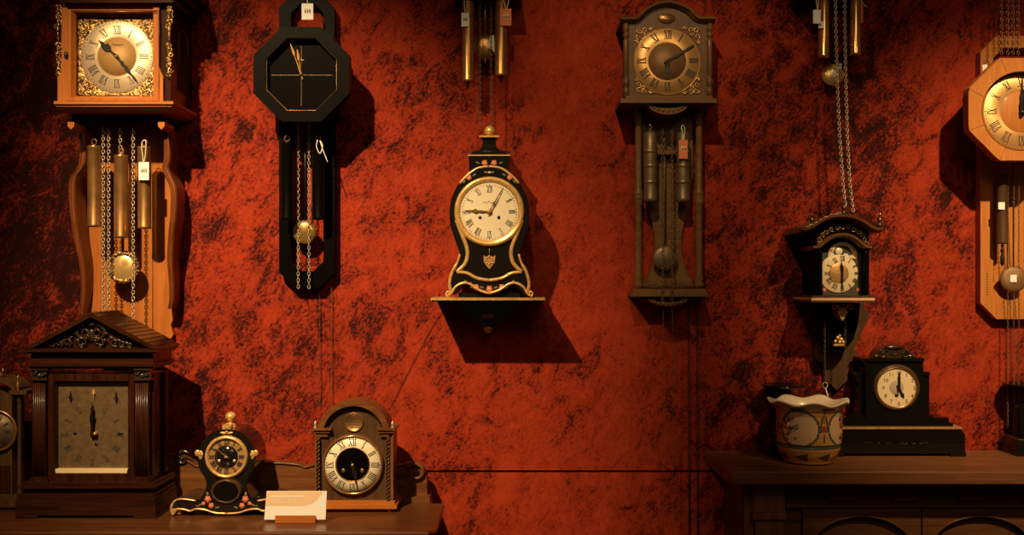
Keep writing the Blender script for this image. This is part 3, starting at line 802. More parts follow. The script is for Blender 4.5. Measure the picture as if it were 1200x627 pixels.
    def frust(x0, y0, x1, y1, h0, h1):
        """rectangular tier: half widths in units at rows y0,y1, with half depth m"""
        k = kk(dC); c = W(cx, 0, dC).x; vs = []
        for hw, y, hd in ((x0, y0, h0), (x1, y1, h1)):
            z = W(0, y, dC).z
            vs += [(c-hw*k, -dC+hd, z), (c+hw*k, -dC+hd, z), (c+hw*k, -dC-hd, z), (c-hw*k, -dC-hd, z)]
        b.add(vs, [(0, 1, 2, 3), (7, 6, 5, 4), (0, 4, 5, 1), (1, 5, 6, 2), (2, 6, 7, 3), (3, 7, 4, 0)])
    for (a0, y0, h0), (a1, y1, h1) in zip([(23, 203, .052), (23, 186, .052), (22, 184, .05), (18, 179.5, .042), (12, 177, .030), (9, 174, .024), (7.5, 170, .02), (8, 165, .021)], [(23, 186, .052), (22, 184, .05), (18, 179.5, .042), (12, 177, .030), (9, 174, .024), (7.5, 170, .02), (8, 165, .021), (9.5, 163, .025)]):
        frust(a0, y0, a1, y1, h0, h1)
    b.out('cap', 'lacquer', t)
    b = B(); frust(24.5, 185.6, 24.5, 184, .056, .056); frust(11.5, 162.6, 11.5, 160.4, .03, .03); b.out('cap_moulding', 'gold', t)
    b = B(); flower(b, 568, 191, 3.6, dC+.053); flower(b, 579, 191, 3.6, dC+.053); leafs(b, [(560, 191, .4, 2.8), (587, 191, -.4, 2.8)], dC+.0525); b.out('painted_flowers', ['rose', 'rose_pale', 'leaf'], t)
    b = B(); b.lathe(cx+.5, dC, [(3.2, 160.5), (2.2, 159.5), (4.5, 158.5), (6.3, 156), (6.6, 153.5), (5.6, 150.5), (3.4, 148.3), (.4, 147.2)], 28, ref=dC); b.out('finial', 'gold', t)
    b = B(); b.lathe(cx, F-.055, [(30, 346), (30, 349.2)], 4, False, ref=F); 
    b = B(); b.box(cx-36, 343, cx+36, 349.2, .06, F-.015, .001); b.out('plinth', 'lacquer', t)
clock_waisted()

def wall_shelf():
    t = thing('wall_shelf', 'black wall shelf with gilt edge carrying the waisted black and gold clock', 'shelf', 572, 352, .1)
    b = B(); b.box(506, 350.8, 638, 353.6, .0, .197, .001); b.box(513, 353.6, 631, 356.5, .0, .188, .001); b.out('board', 'lacquer', t)
    b = B(); b.box(504.5, 349, 639, 352, .0, .2025, .001); b.out('gilt_edge', 'gold', t)
    b = B()
    P = smooth([(535, 356), (537, 362), (546, 368), (556, 374), (562, 380)], 4); b.prism(P+mir(P[::-1], 572), .0, .09, .003)
    b.lathe(572, .06, [(9, 378), (6, 382), (4, 383)], 16); b.out('corbel', 'lacquer', t)
    b = B(); b.lathe(572, .07, [(3, 382), (5.2, 384), (5, 387), (3, 389.5), (.5, 391)], 16); b.out('knob', 'gold_dull', t); b = B(); b.ball(572, 370, .091, 8, 1.2, 3); b.out('boss', 'gold_dull', t)
wall_shelf()

# ------------------------------------------------------------------ E  brown arched wall clock
def clock_brown():
    t = thing('wall_clock', 'dark brown arched wall clock with brass dial and pewter weights', 'clock', 783, 357, .02)
    F = .13; cx = 783; cy = 71
    # hood
    A = arc(782, 42, 34, 148, 32, 20, 35)
    top = [(735, 26)]+[(745, 26)]+A+[(820, 26), (832, 26)]
    b = B(); b.prism(top+[(832, 115), (735, 115)], .0, F-.012, .001); b.out('hood', 'brown_oak', t)
    # arched cornice moulding
    c0 = smooth([(727, 22.5), (737, 22.5), (746, 22), (751, 18), (757, 12), (768, 6), (782, 3), (796, 6), (808, 12), (814, 18), (819, 21.5), (828, 22), (838, 22)], 4)
    b = B(); n = len(c0); vs = []; fs = []
    prof = [(-1.6, 0), (-1.6, F+.012), (1.0, F+.010), (2.0, F+.002), (3.6, F-.004), (4.2, F-.012), (4.2, 0)]
    for i, (x, y) in enumerate(c0):
        a = Vector(c0[max(i-1, 0)]); e = Vector(c0[min(i+1, n-1)]); tt = (e-a).normalized(); nx, ny = -tt.y, tt.x
        for o_, dd in prof: p = W(x+nx*o_, y+ny*o_, F); vs.append((p.x, -dd, p.z))
    q = len(prof)
    for i in range(n-1):
        for j in range(q): fs.append((i*q+j, i*q+(j+1) % q, (i+1)*q+(j+1) % q, (i+1)*q+j))
    fs += [tuple(range(q)), tuple(range((n-1)*q, n*q))]
    b.add(vs, fs); b.out('cornice', 'brown_oak_h', t)
    b = B(); b.box(727, 115, 840, 120.5, 0, F+.012, .0015); b.box(733, 112, 835, 115, 0, F+.004, .001); b.out('base_moulding', 'brown_oak_h', t)
    # turned corner columns
    for x in (733.5, 831.5):
        b = B(); b.lathe(x, F-.012, [(3.6, 27), (3.6, 37), (2.4, 38.5), (3.8, 40.5), (3.8, 43), (2.2, 45), (3.3, 48), (3.2, 88), (2.2, 91), (4, 93), (4.2, 98), (3.6, 101), (2.2, 102.5), (3.6, 104), (3.6, 115)], 20); b.out('column', 'brown_oak', t)
    # plaque
    b = B(); b.disc(782, 20.5, [(0, F-.0085), (9.2, F-.0085), (10.2, F-.011), (10.2, F-.014)], F, 40, sy=.62); pl = b.out('plaque', 'brass', t)
    b = B()
    for y, w_ in ((17.8, 5), (20.5, 6.5), (23.2, 4)):
        b.ptube(smooth([(782-w_+i*w_/4, y+(.6 if i % 2 else -.6), F-.0084) for i in range(9)], 2), .35, F, 5)
    b.out('engraving', 'ink', pl)
    # dial
    Z = F-.0115
    b = B(); b.disc(cx-.5, cy, [(22, Z+.001), (39, Z+.001), (39.5, Z-.0005)], F, 96); dl = b.out('chapter_ring', 'brass_dial', t)
    b = B(); b.disc(cx-.5, cy, [(0, Z+.0014), (22.2, Z+.0014), (22.4, Z)], F, 64); b.out('dial_centre', 'brown_dial', t)
    b = B(); b.disc(cx-.5, cy, [(38.6, Z+.001), (39.2, Z+.003), (40, Z+.001), (40, Z-.001)], F, 96); b.out('dial_rim', 'brass', dl)
    numerals(dl, cx-.5, cy, 30.5, 9.5, 6.2, Z+.0018, 'ink', 1.3)
    hand(t, 'minute_hand', cx-.5, cy, 60, [(-5, .8), (0, 1.8), (8, 1.1), (12, 2), (16, 1.1), (20, 2), (25, 1), (35, .5)], Z+.006, 'black')
    hand(t, 'hour_hand', cx-.5, cy, 181, [(-3, 1), (0, 1.8), (5, 1), (9, 3), (13, 3.2), (15, 1), (21, .3)], Z+.004, 'black')
    b = B(); b.disc(cx-.5, cy-1, [(0, Z+.010), (1.6, Z+.009), (2, Z+.004)], F, 16); b.out('hub', 'brass_bright', t)
    # corner scrolls
    for qx, qy, sx, sy in ((745, 32, 1, 1), (820, 32, -1, 1), (745, 110, 1, -1), (820, 110, -1, -1)):
        b = B()
        for (x, y, r, a, tr) in ((4, 4, 4, 0, 1.2), (10, 3, 3.2, 2, -1.2), (3, 11, 3.2, 1, 1.1), (17, 1.5, 2.2, 3, -1), (1.5, 17, 2.2, 3, 1), (9, 8, 2.4, 4, 1.2)):
            b.spiral(qx+sx*x, qy+sy*y, r, .7, a, tr*sx*sy, .75, Z+.002, 14)
        b.ptube([(qx+sx*14, qy+sy*2, Z+.002), (qx+sx*24, qy+sy*1, Z+.002)], [.9, .3], Z, 6); b.ptube([(qx+sx*2, qy+sy*14, Z+.002), (qx+sx*1, qy+sy*22, Z+.002)], [.9, .3], Z, 6)
        b.out('corner_scroll', 'gold', t)
    # crescent carvings
    for y0, y1, w_, d in ((120.5, 134, 24, .128), (351, 358.5, 22, .115)):
        o_ = arc(783, y0, w_, 180, 360, 20, (y1-y0)); i_ = arc(783, y0, w_*.97, 360, 180, 20, (y1-y0)*.45)
        b = B(); b.prism(o_+i_, .05, d, .001)
        for i in range(9):
            a = PI*(i+1)/10; b.ball(783-w_*.82*math.cos(a), y0+(y1-y0)*.70*math.sin(a), d+.001, 2.0, 1, 1.6, segs=8, rings=5)
        b.out('crescent_carving', 'brown_oak_h', t)
    # backboard, hourglass below
    top = [(752, 120), (812, 120), (812, 205), (808, 235)]
    R = smooth([(808, 238), (803, 255), (799, 275), (798.5, 293), (802, 312), (808, 325), (814, 336)], 4)
    Lf = mir(R, 783)
    b = B(); b.prism(top+R+Lf[::-1]+[(758, 235), (754, 205)], .0, .018, .001); b.out('backboard', 'brown_oak_h', t)
    # posts
    for x in (748, 819):
        b = B(); b.lathe(x, .055, [(5, 121), (5.4, 126), (4.2, 131), (5, 134), (4, 138), (4.2, 222), (5, 224), (5.8, 226), (5.8, 228), (5.2, 229.5), (5.8, 231), (5.8, 233), (5.2, 234.5), (5.8, 236), (5, 239), (4, 242), (4.3, 322), (5.4, 326), (4.4, 329), (6, 333), (6, 337)], 22); b.out('post', 'brown_oak_h', t)
    b = B(); b.box(742, 338.5, 827, 343, 0, .085, .0015); b.box(740, 343, 829, 347.5, 0, .095, .0015); b.box(750, 347.5, 818, 351, 0, .06, .001); b.out('bottom_ledge', 'brown_oak_h', t)
    b = B()
    for i in range(15): b.ball(755+i*4, 335.5, .03, 2.5, 1.5, 2.8, segs=8, rings=5); b.spiral(755+i*4, 334, 2, .5, i, 1.1, .6, .034, 10)
    b.out('carved_rail', 'brown_oak_h', t)
    # weights
    for x in (762, 800.3):
        b = B(); r = 7.8
        pr = [(1.2, 150), (1.4, 153), (4, 154.5), (r*.9, 156.5), (r, 158)]
        for y in (160, 178, 195, 214): pr += [(r, y-2.4), (r, y-1.2), (r+.6, y-.6), (r+.6, y+.6), (r, y+1.2), (r, y+2.4)]
        pr += [(r, 232), (r+.4, 233), (r+.2, 236), (r*.8, 237.5)]
        b.lathe(x, .07, pr[:4]+pr[11:], 30); wt = b.out('weight', 'pewter', t)
        b = B(); b.ptube(smooth([(x, 152), (x+1.5, 149), (x, 146), (x-1.6, 148)], 4), .6, .07, 6); b.out('hook', 'brass', wt)
        b = B(); b.ptube([(x, 121), (x, 147)], .35, .07, 5); b.out('cable', 'chain_dark', wt)
    for x in (776.5, 787.5): chain_part(t, [(x, 150, .075), (x, 358, .10)], .08, 'chain_dark', 2.1, .42, 3.9)
    for x in (776.5, 787.5): chain_part(t, [(x+.6, 356, .10), (x+.8, 627, .10)], .10, 'chain_dark', .8, .2, 3.0)
    b = B(); b.box(768, 176, 794, 181, .02, .05); b.out('suspension_bar', 'brown_oak_h', t)
    b = B(); b.ptube([(779, 150), (779, 290)], .8, .045, 6); b.out('pendulum_rod', 'pewter', t)
    b = B(); b.disc(779.5, 302.5, [(0, .052), (10, .051), (14, .047), (14.6, .045), (13, .042), (0, .04)], .045, 40); b.out('pendulum_bob', 'pewter', t)
    tag(795.5, 164, 806, 186, .098, 'orange_tag', 'orange price tag on the right pewter weight of the brown clock', [(801, 165), (800, 156), (798.5, 150), (800, 147), (802.5, 152), (801.5, 165)], ink='print')
clock_brown()

# ------------------------------------------------------------------ F  brass tube weights, cropped at the top right of centre
def clock_tubes_right():
    t = thing('wall_clock', 'wall clock above the frame, its polished brass tube weights over the small hooded clock', 'clock', 985, 67, .02)
    b = B(); b.box(948, -110, 1020, -14, .0, .13, .003); b.box(941, -18, 1027, -10, 0, .15, .002); b.out('case', 'mahog', t)
    G_ = .10
    weight(t, 965.5, -8, 67.5, 6.3, G_, 'brass_bright'); weight(t, 1002.5, -8, 65, 6.6, G_, 'brass_bright')
    b = B(); b.ptube([(976, -12), (976, 78)], 1.0, .045, 8); b.out('pendulum_rod', 'black', t)
    b = B(); b.disc(976, 88, [(0, .060), (9, .059), (12.4, .054), (13.2, .05), (12, .046), (0, .042)], .05, 40); b.out('pendulum_bob', 'bob', t)
    chain_part(t, [(979, -12, .12), (979.5, 30, .12), (981, 90, .12), (984, 160, .12), (988, 215, .125), (991, 243, .13)], .12, 'steel', 2.0, .62, 3.6)
    chain_part(t, [(990, -12, .12), (990, 30, .12), (991, 90, .12), (993, 160, .12), (996, 215, .12), (1000, 248, .12)], .12, 'steel', 2.0, .62, 3.6)
    tag(953, 11.5, 962, 27.5, .128, 'white', 'white price tag on the left polished brass weight, top right', [(958, 12), (957, 5), (956.5, -3), (959, -3), (958.5, 12)], mark=False)
    s = thing('sticker', 'small white sticker on the left polished brass weight, top right', 'sticker', 962, 33, .12)
    b = B(); b.box(959.3, 25, 965.5, 33, .1185, .1195, 0); b.out('label_square', 'white', s)
    s = thing('sticker', 'white sticker on the brass bob between the polished weights', 'sticker', 978, 88, .07)
    b = B(); b.prism([(976.5, 83), (981, 82), (982, 89), (977, 90.5)], .0605, .0615); b.prism([(983, 74), (986.5, 74.5), (986, 81), (983, 82)], .0595, .0605); b.out('label_square', 'white', s)
    tag(1008.8, 5, 1011.4, 27, .122, 'orange_tag', 'rust coloured tag seen edge-on by the right polished brass weight', [(1010, 6), (1009, 0), (1013, 6), (1016, 8)], mark=False)
clock_tubes_right()

# ------------------------------------------------------------------ G  small hooded clock
def clock_hooded():
    t = thing('wall_clock', 'small dark hooded wall clock with arched moon dial and turned finials', 'clock', 987, 460, .02)
    F = .17; cx = 987.5
    def archline(x0, y0, w_, ys, yt, n=4):
        return smooth([(cx-w_, ys), (cx-w_*.86, ys), (cx-w_*.72, ys-(ys-yt)*.18), (cx-w_*.5, ys-(ys-yt)*.62), (cx-w_*.25, ys-(ys-yt)*.92), (cx, yt),
                       (cx+w_*.25, ys-(ys-yt)*.92), (cx+w_*.5, ys-(ys-yt)*.62), (cx+w_*.72, ys-(ys-yt)*.18), (cx+w_*.86, ys), (cx+w_, ys)], n)
    def mould(name, line, prof, m, d0):
        b = B(); n = len(line); vs = []; fs = []
        for i, (x, y) in enumerate(line):
            a = Vector(line[max(i-1, 0)]); e = Vector(line[min(i+1, n-1)]); tt = (e-a).normalized(); nx, ny = -tt.y, tt.x
            for o_, dd in prof: p = W(x+nx*o_, y+ny*o_, d0); vs.append((p.x, -dd, p.z))
        q = len(prof)
        for i in range(n-1):
            for j in range(q): fs.append((i*q+j, i*q+(j+1) % q, (i+1)*q+(j+1) % q, (i+1)*q+j))
        fs += [tuple(range(q)), tuple(range((n-1)*q, n*q))]
        b.add(vs, fs); return b.out(name, m, t)
    roof = archline(0, 0, 48, 268, 252.5)
    mould('roof', roof, [(-1.4, .01), (-1.4, F+.02), (1.5, F+.018), (3.6, F+.004), (4.4, F-.012), (4.4, .01)], 'walnut_h', F+.02)
    # head board with pierced carving
    b = B(); inn0 = archline(0, 0, 34.5, 290, 275); b.prism([(957, 272)]+[p for p in roof if 960 < p[0] < 1015]+[(1018, 272), (1018, 291)]+[(x, y+1) for x, y in reversed(inn0) if 958 < x < 1017]+[(957, 291)], .02, F-.02, 0); b.out('head_board', 'ebony', t)
    b = B(); random.seed(5)
    for i in range(13):
        a = PI*(i+.5)/13; x = cx-28*math.cos(a); y = 289-23*math.sin(a)
        b.spiral(x, y, 3.2, .7, random.uniform(0, 6), random.choice((-1, 1))*1.2, .8, F-.016, 14)
    b.out('fretwork', 'brass', t)
    inner = archline(0, 0, 34.5, 290, 275)
    mould('inner_arch', inner, [(-2, .05), (-2, F+.006), (.6, F+.006), (2, F), (3.2, F-.008), (3.2, .05)], 'walnut_h', F+.006)
    # case
    b = B(); b.box(957, 292, 962.5, 345, .02, F-.01, .001); b.box(1013, 292, 1018.5, 345, .02, F-.01, .001); b.box(957, 290, 1018, 346, .02, F-.04, .001); b.out('case', 'ebony', t)
    for x in (961.5, 1014.5):
        b = B(); b.lathe(x, F-.004, [(2.6, 294), (2.6, 298), (1.6, 300), (2.2, 305), (2.2, 330), (1.6, 334), (2.6, 336), (2.6, 345)], 16); b.out('column', 'ebony', t)
    Z = F-.036
    b = B(); b.prism([(963.5, 296), (1012, 296), (1012, 346), (963.5, 346)], F-.04, Z+.001); b.out('dial_plate', 'green', t)
    # dial ring + arch with moon
    b = B(); b.disc(cx-.3, 320.5, [(0, Z+.004), (22, Z+.004), (23.2, Z+.0025), (23.2, Z)], F, 64); dl = b.out('dial', 'enamel_old', t)
    numerals(dl, cx-.3, 320.5, 17.5, 5.6, 3.8, Z+.0046, 'ink', 1.4)
    b = B(); b.disc(cx-.3, 320.5, [(0, Z+.0046), (11.5, Z+.0046), (12, Z+.004)], F, 40); b.out('dial_centre', 'gold_dull', dl)
    b = B(); b.prism([(cx-17, 303)]+arc(cx, 300, 17, 170, 10, 20, 16.5)+[(cx+17, 303)], Z, Z+.003); mp = b.out('moon_arch', 'enamel_old', t)
    b = B(); b.prism([(cx-11.5, 299)]+arc(cx, 299, 11.5, 180, 0, 16, 11.5), Z+.003, Z+.0036); b.out('moon_sky', 'ink', mp)
    b = B(); b.disc(cx, 294, [(0, Z+.0046), (4, Z+.004), (4.2, Z+.0036)], F, 24); b.disc(cx-8, 299, [(0, Z+.0042), (3.2, Z+.0038)], F, 20, sy=.8); b.disc(cx+8, 299, [(0, Z+.0042), (3.2, Z+.0038)], F, 20, sy=.8); b.out('moon_disc', 'enamel', mp)
    b = B()
    for x in (966, 1006): flower(b, x, 340 if x < 990 else 340, 2.6, Z+.002)
    flower(b, 974, 293, 1.8, Z+.0036); flower(b, 1001, 293, 1.8, Z+.0036)
    b.out('painted_flowers', ['rose', 'rose_pale', 'leaf'], t)
    hand(t, 'minute_hand', cx-.3, 320.5, 180, [(-4, .7), (0, 1.4), (5, .7), (8, 1.6), (11, .7), (20, .3)], Z+.009, 'black')
    hand(t, 'hour_hand', cx-.3, 320.5, -4, [(-4, .7), (0, 1.4), (4, .8), (8, 2.2), (10, .8), (14, .3)], Z+.007, 'black')
    # finials
    for x, y, s in ((951.5, 265, 1), (1031, 265, 1), (989, 251, 1.05)):
        b = B(); b.lathe(x, F-.01, [(2.8*s, y+1), (2.8*s, y-2*s), (1.2*s, y-3.5*s), (2.6*s, y-6*s), (2.4*s, y-8*s), (1*s, y-10*s), (1.6*s, y-12*s), (.9*s, y-14*s), (.2, y-16*s)], 16); b.out('finial', 'carved', t)
    # little chain resting over the roof
    chain_part(t, [(945, 266, F+.012), (955, 262.5, F+.012), (966, 255.5, F+.012), (978, 251, F+.012), (986, 249.5, F+.012)], F+.012, 'steel', 1.4, .4, 3.2)
    # ledge
    b = B(); b.box(952, 346.5, 1024, 349.5, .0, F+.008, .001); b.box(950.5, 352, 1025.5, 354.5, .0, F+.01, .001); b.out('ledge', 'umber', t)
    b = B(); b.box(951, 349.2, 1025, 352.2, .0, F+.012, .001); b.out('ledge_edge', 'rose_pale', t)
    # lower bracket and tail
    b = B(); P = smooth([(956, 355), (957, 372), (954, 384), (957, 396), (956, 408)], 3)
    Q = smooth([(1010, 390), (1015, 379), (1019, 370), (1014, 362), (1013, 355)], 3)
    tail = P+[(953.5, 414), (956, 421), (963, 424), (967, 430), (967, 446), (974, 451), (980.5, 457.5), (987, 451), (993, 446), (993, 430), (996, 424), (1003, 421), (1005, 414), (1001, 409), (1006, 400)]+Q
    b.prism(tail, .0, .02, .0012); b.out('backboard', 'umber', t)
    b = B(); b.prism([(964, 355), (1008, 355), (1006, 378), (1000, 398), (990, 410), (972, 410), (966, 398), (963, 378)], .02, .085, .002); b.out('bracket', 'ebony', t)
    b = B(); dd = .135
    b.prism([(cx-4.5, 360), (cx+4.5, 360), (cx+5.5, 366), (cx+3, 372), (cx, 376), (cx-3, 372), (cx-5.5, 366)], .08, dd, .001)
    for s_ in (-1, 1): b.spiral(cx+s_*9, 360.5, 4, .8, 0 if s_ < 0 else PI, s_*1.2, 1.1, dd, 16); b.ball(cx+s_*4, 366, dd, 2.2, 1, 2)
    b.ptube([(cx-12, 357.5, dd), (cx+12, 357.5, dd)], .8, dd, 6); b.out('brass_mount', 'gold_dull', t)
    b = B(); dd = .10
    b.prism([(977, 403), (990, 403), (990, 405.5), (977, 405.5)], .08, dd)
    for x, y, r in ((979, 400, 2), (982, 396, 2.4), (986, 398, 2.6), (988.5, 401, 1.8), (984, 393.5, 1.6), (984, 401, 2)): b.ball(x, y, dd-.002, r, 1.4, r)
    b.out('figure_mount', 'gold', t)
    for x in (966.5, 990.5): chain_part(t, [(x, 376, .1), (x, 424 if x > 970 else 448, .1)], .1, 'chain_dark', 1.2, .32, 3)
    b = B(); b.ptube([(967+3*math.cos(i*PI/6), 451.5+3.4*math.sin(i*PI/6), .085) for i in range(12)], .7, .085, 6, closed=True); b.out('pull_ring', 'steel', t)
    b = B(); b.ptube([(967.5, 455, .085), (969.5, 462, .085), (971, 471, .085)], [.6, .9, 1.1], .085, 7); b.out('pull_cord', 'string', t)
clock_hooded()

# ------------------------------------------------------------------ H  pale oak octagonal clock, right edge
def clock_oak_octagon():
    t = thing('wall_clock', 'pale oak octagonal wall clock with brass dial cut by the right edge', 'clock', 1196, 378, .02)
    F = .17; cx = 1197; cy = 128
    def oct8(x0, y0, x1, y1, c): return [(x0+c, y0), (x1-c, y0), (x1, y0+c), (x1, y1-c), (x1-c, y1), (x0+c, y1), (x0, y1-c), (x0, y0+c)]
    S = .032
    b = B(); b.ring(oct8(1149, 42, 1243, 374, 19), oct8(1164, 56, 1228, 350, 12), .0, S); b.out('rear_frame', 'oak_light', t)
    b = B(); b.prism(oct8(1152, 185, 1240, 371, 19), .0, .012, 0); b.out('backboard', 'oak_light', t)
    b = B()
    for i in range(9): b.ptube([(1155.5, 321+i*3, S+.0004), (1158, 321+i*3, S+.0004)], .4, S, 5)
    b.out('shadow_hatch', 'ink', t)  # dark hatch lines drawing the cast shadow beside the weight
    b = B(); b.prism(octo(cx, cy, 50, 48, 28), .05, F-.034); b.out('movement_case', 'oak_dark', t)
    O = octo(cx, cy, 62, 60, 36); I = octo(cx, cy, 60, 58, 35); I2 = circ(cx, cy+2.5, 46.5, 64)
    # flat octagonal plate with round opening
    b = B()
    Oo = []; seg = 8
    for i in range(64):
        a = 2*PI*i/64; dx, dy = math.cos(a), math.sin(a)
        s = min(62/max(1e-6, abs(dx)), 60/max(1e-6, abs(dy)), (62+60-36)/(abs(dx)+abs(dy))); Oo.append((cx+dx*s, cy+dy*s))
    Ii = [(cx+46.3*math.cos(2*PI*i/64), cy+2+46.3*math.sin(2*PI*i/64)) for i in range(64)]
    b.ring(Oo, Ii, F-.035, F)
    fr = b.out('front_frame', 'oak_light', t)
    b = B()
    for x0, y0, x1, y1 in ((1173, 69, 1180, 84), (1136, 104, 1154, 114), (1136, 153, 1153, 146), (1172, 187, 1178, 173)): b.ptube([(x0, y0, F+.0003), (x1, y1, F+.0003)], .2, F, 5)
    b.out('mitre_line', 'ink', fr)
    b = B(); b.disc(cx, cy+2, [(47, F-.001), (46.6, F+.001), (45.8, F), (45.8, F-.02)], F, 96); b.out('inner_bead', 'oak_dark', fr)
    Z = F-.022
    b = B(); b.disc(cx-3, cy+2, [(0, Z), (54, Z), (54, Z-.004)], Z, 64); b.out('dial_board', 'oak_light', t)
    b = B(); b.disc(cx, cy+2.5, [(25, Z+.001), (44, Z+.001), (44.6, Z)], Z, 96); dl = b.out('chapter_ring', 'brass_dial', t)
    numerals(dl, cx, cy+2.5, 34.5, 10.5, 6.2, Z+.0018, 'ink', 1.0, ticks=42)
    hand(t, 'hour_hand', cx, cy+4, 6, [(-5, 1.6), (0, 2.6), (5, 1.2), (10, 3.4), (14, 1.4), (18, 3), (22, 1.2), (27, .4)], Z+.005, 'black')
    hand(t, 'minute_hand', cx, cy+4, 2, [(-5, 1.2), (0, 2), (10, 1), (20, 2), (24, .8), (42, .3)], Z+.007, 'black')
    b = B(); b.disc(cx, cy+4, [(0, Z+.011), (3.2, Z+.010), (3.6, Z+.002)], Z, 24); b.out('hub', 'black', t)
    G_ = .075
    for x, y1 in ((1174.5, 286), (1218, 286)):
        w_ = weight(t, x, 204, y1, 6.4, G_, 'umber', 'brass')
        b = B()
        b.lathe(x, G_, [(1, y1), (1.6, y1+2), (.8, y1+5), (2.6, y1+8), (.8, y1+11), (2.2, y1+15), (2.2, y1+23), (.6, y1+26)], 12); b.out('drop', 'black', w_)
    b = B(); b.ptube([(1187.5, 180), (1187.5, 316)], .9, .05, 6); b.out('pendulum_rod', 'black', t)
    b = B(); b.disc(1188, 327, [(0, .068), (11, .066), (15, .061), (16, .057), (14, .053), (0, .05)], .06, 40); b.out('pendulum_bob', 'brown_dial', t)
    for x in (1181, 1188, 1194): chain_part(t, [(x, 188, .09), (x, 372, .05), (x, 500, .05)], .09, 'chain_dark', 1.3, .32, 3.2)
    s = thing('sticker', 'cream sticker on the dark weight of the pale octagonal clock', 'sticker', 1173, 245, .1)
    b = B(); b.box(1170, 237, 1177.5, 245.5, G_+.015, G_+.017, 0); b.out('label_square', 'white', s)
    s = thing('sticker', 'cream sticker on the round bob of the pale octagonal clock', 'sticker', 1188, 330, .1)
    b = B(); b.box(1184, 322, 1191.5, 330.5, .068, .0692, 0); b.out('label_square', 'white', s)
    s = thing('price_tag', 'small cream tag tucked behind the pale octagonal clock', 'price tag', 1154, 86, .13)
    b = B(); b.prism([(1151, 76), (1157, 75), (1158, 84), (1152.5, 90)], .118, .119); b.out('card', 'print', s)
    b = B(); b.ptube([(1153, 76, .119), (1153, 70, .119), (1156, 69.5, .119), (1156, 76, .119)], .4, .12, 5); b.out('string', 'ink', s)
    # chains of a clock hung higher, falling over this one
    for x, wh in ((1173.5, 'leftmost'), (1181, 'second from the left'), (1187, 'third from the left'), (1193, 'rightmost')):
        c = B(); c.chain([(x, -14, .115), (x, 64, .115)], .115, 1.9, .42, 3.8)
        c.out('hanging_chain', 'chain_dark', None, origin=W(x, 64, .115), label='dark chain falling onto the pale octagonal clock, %s of the four' % wh, category='chain', group='chains above the pale octagonal clock')
clock_oak_octagon()

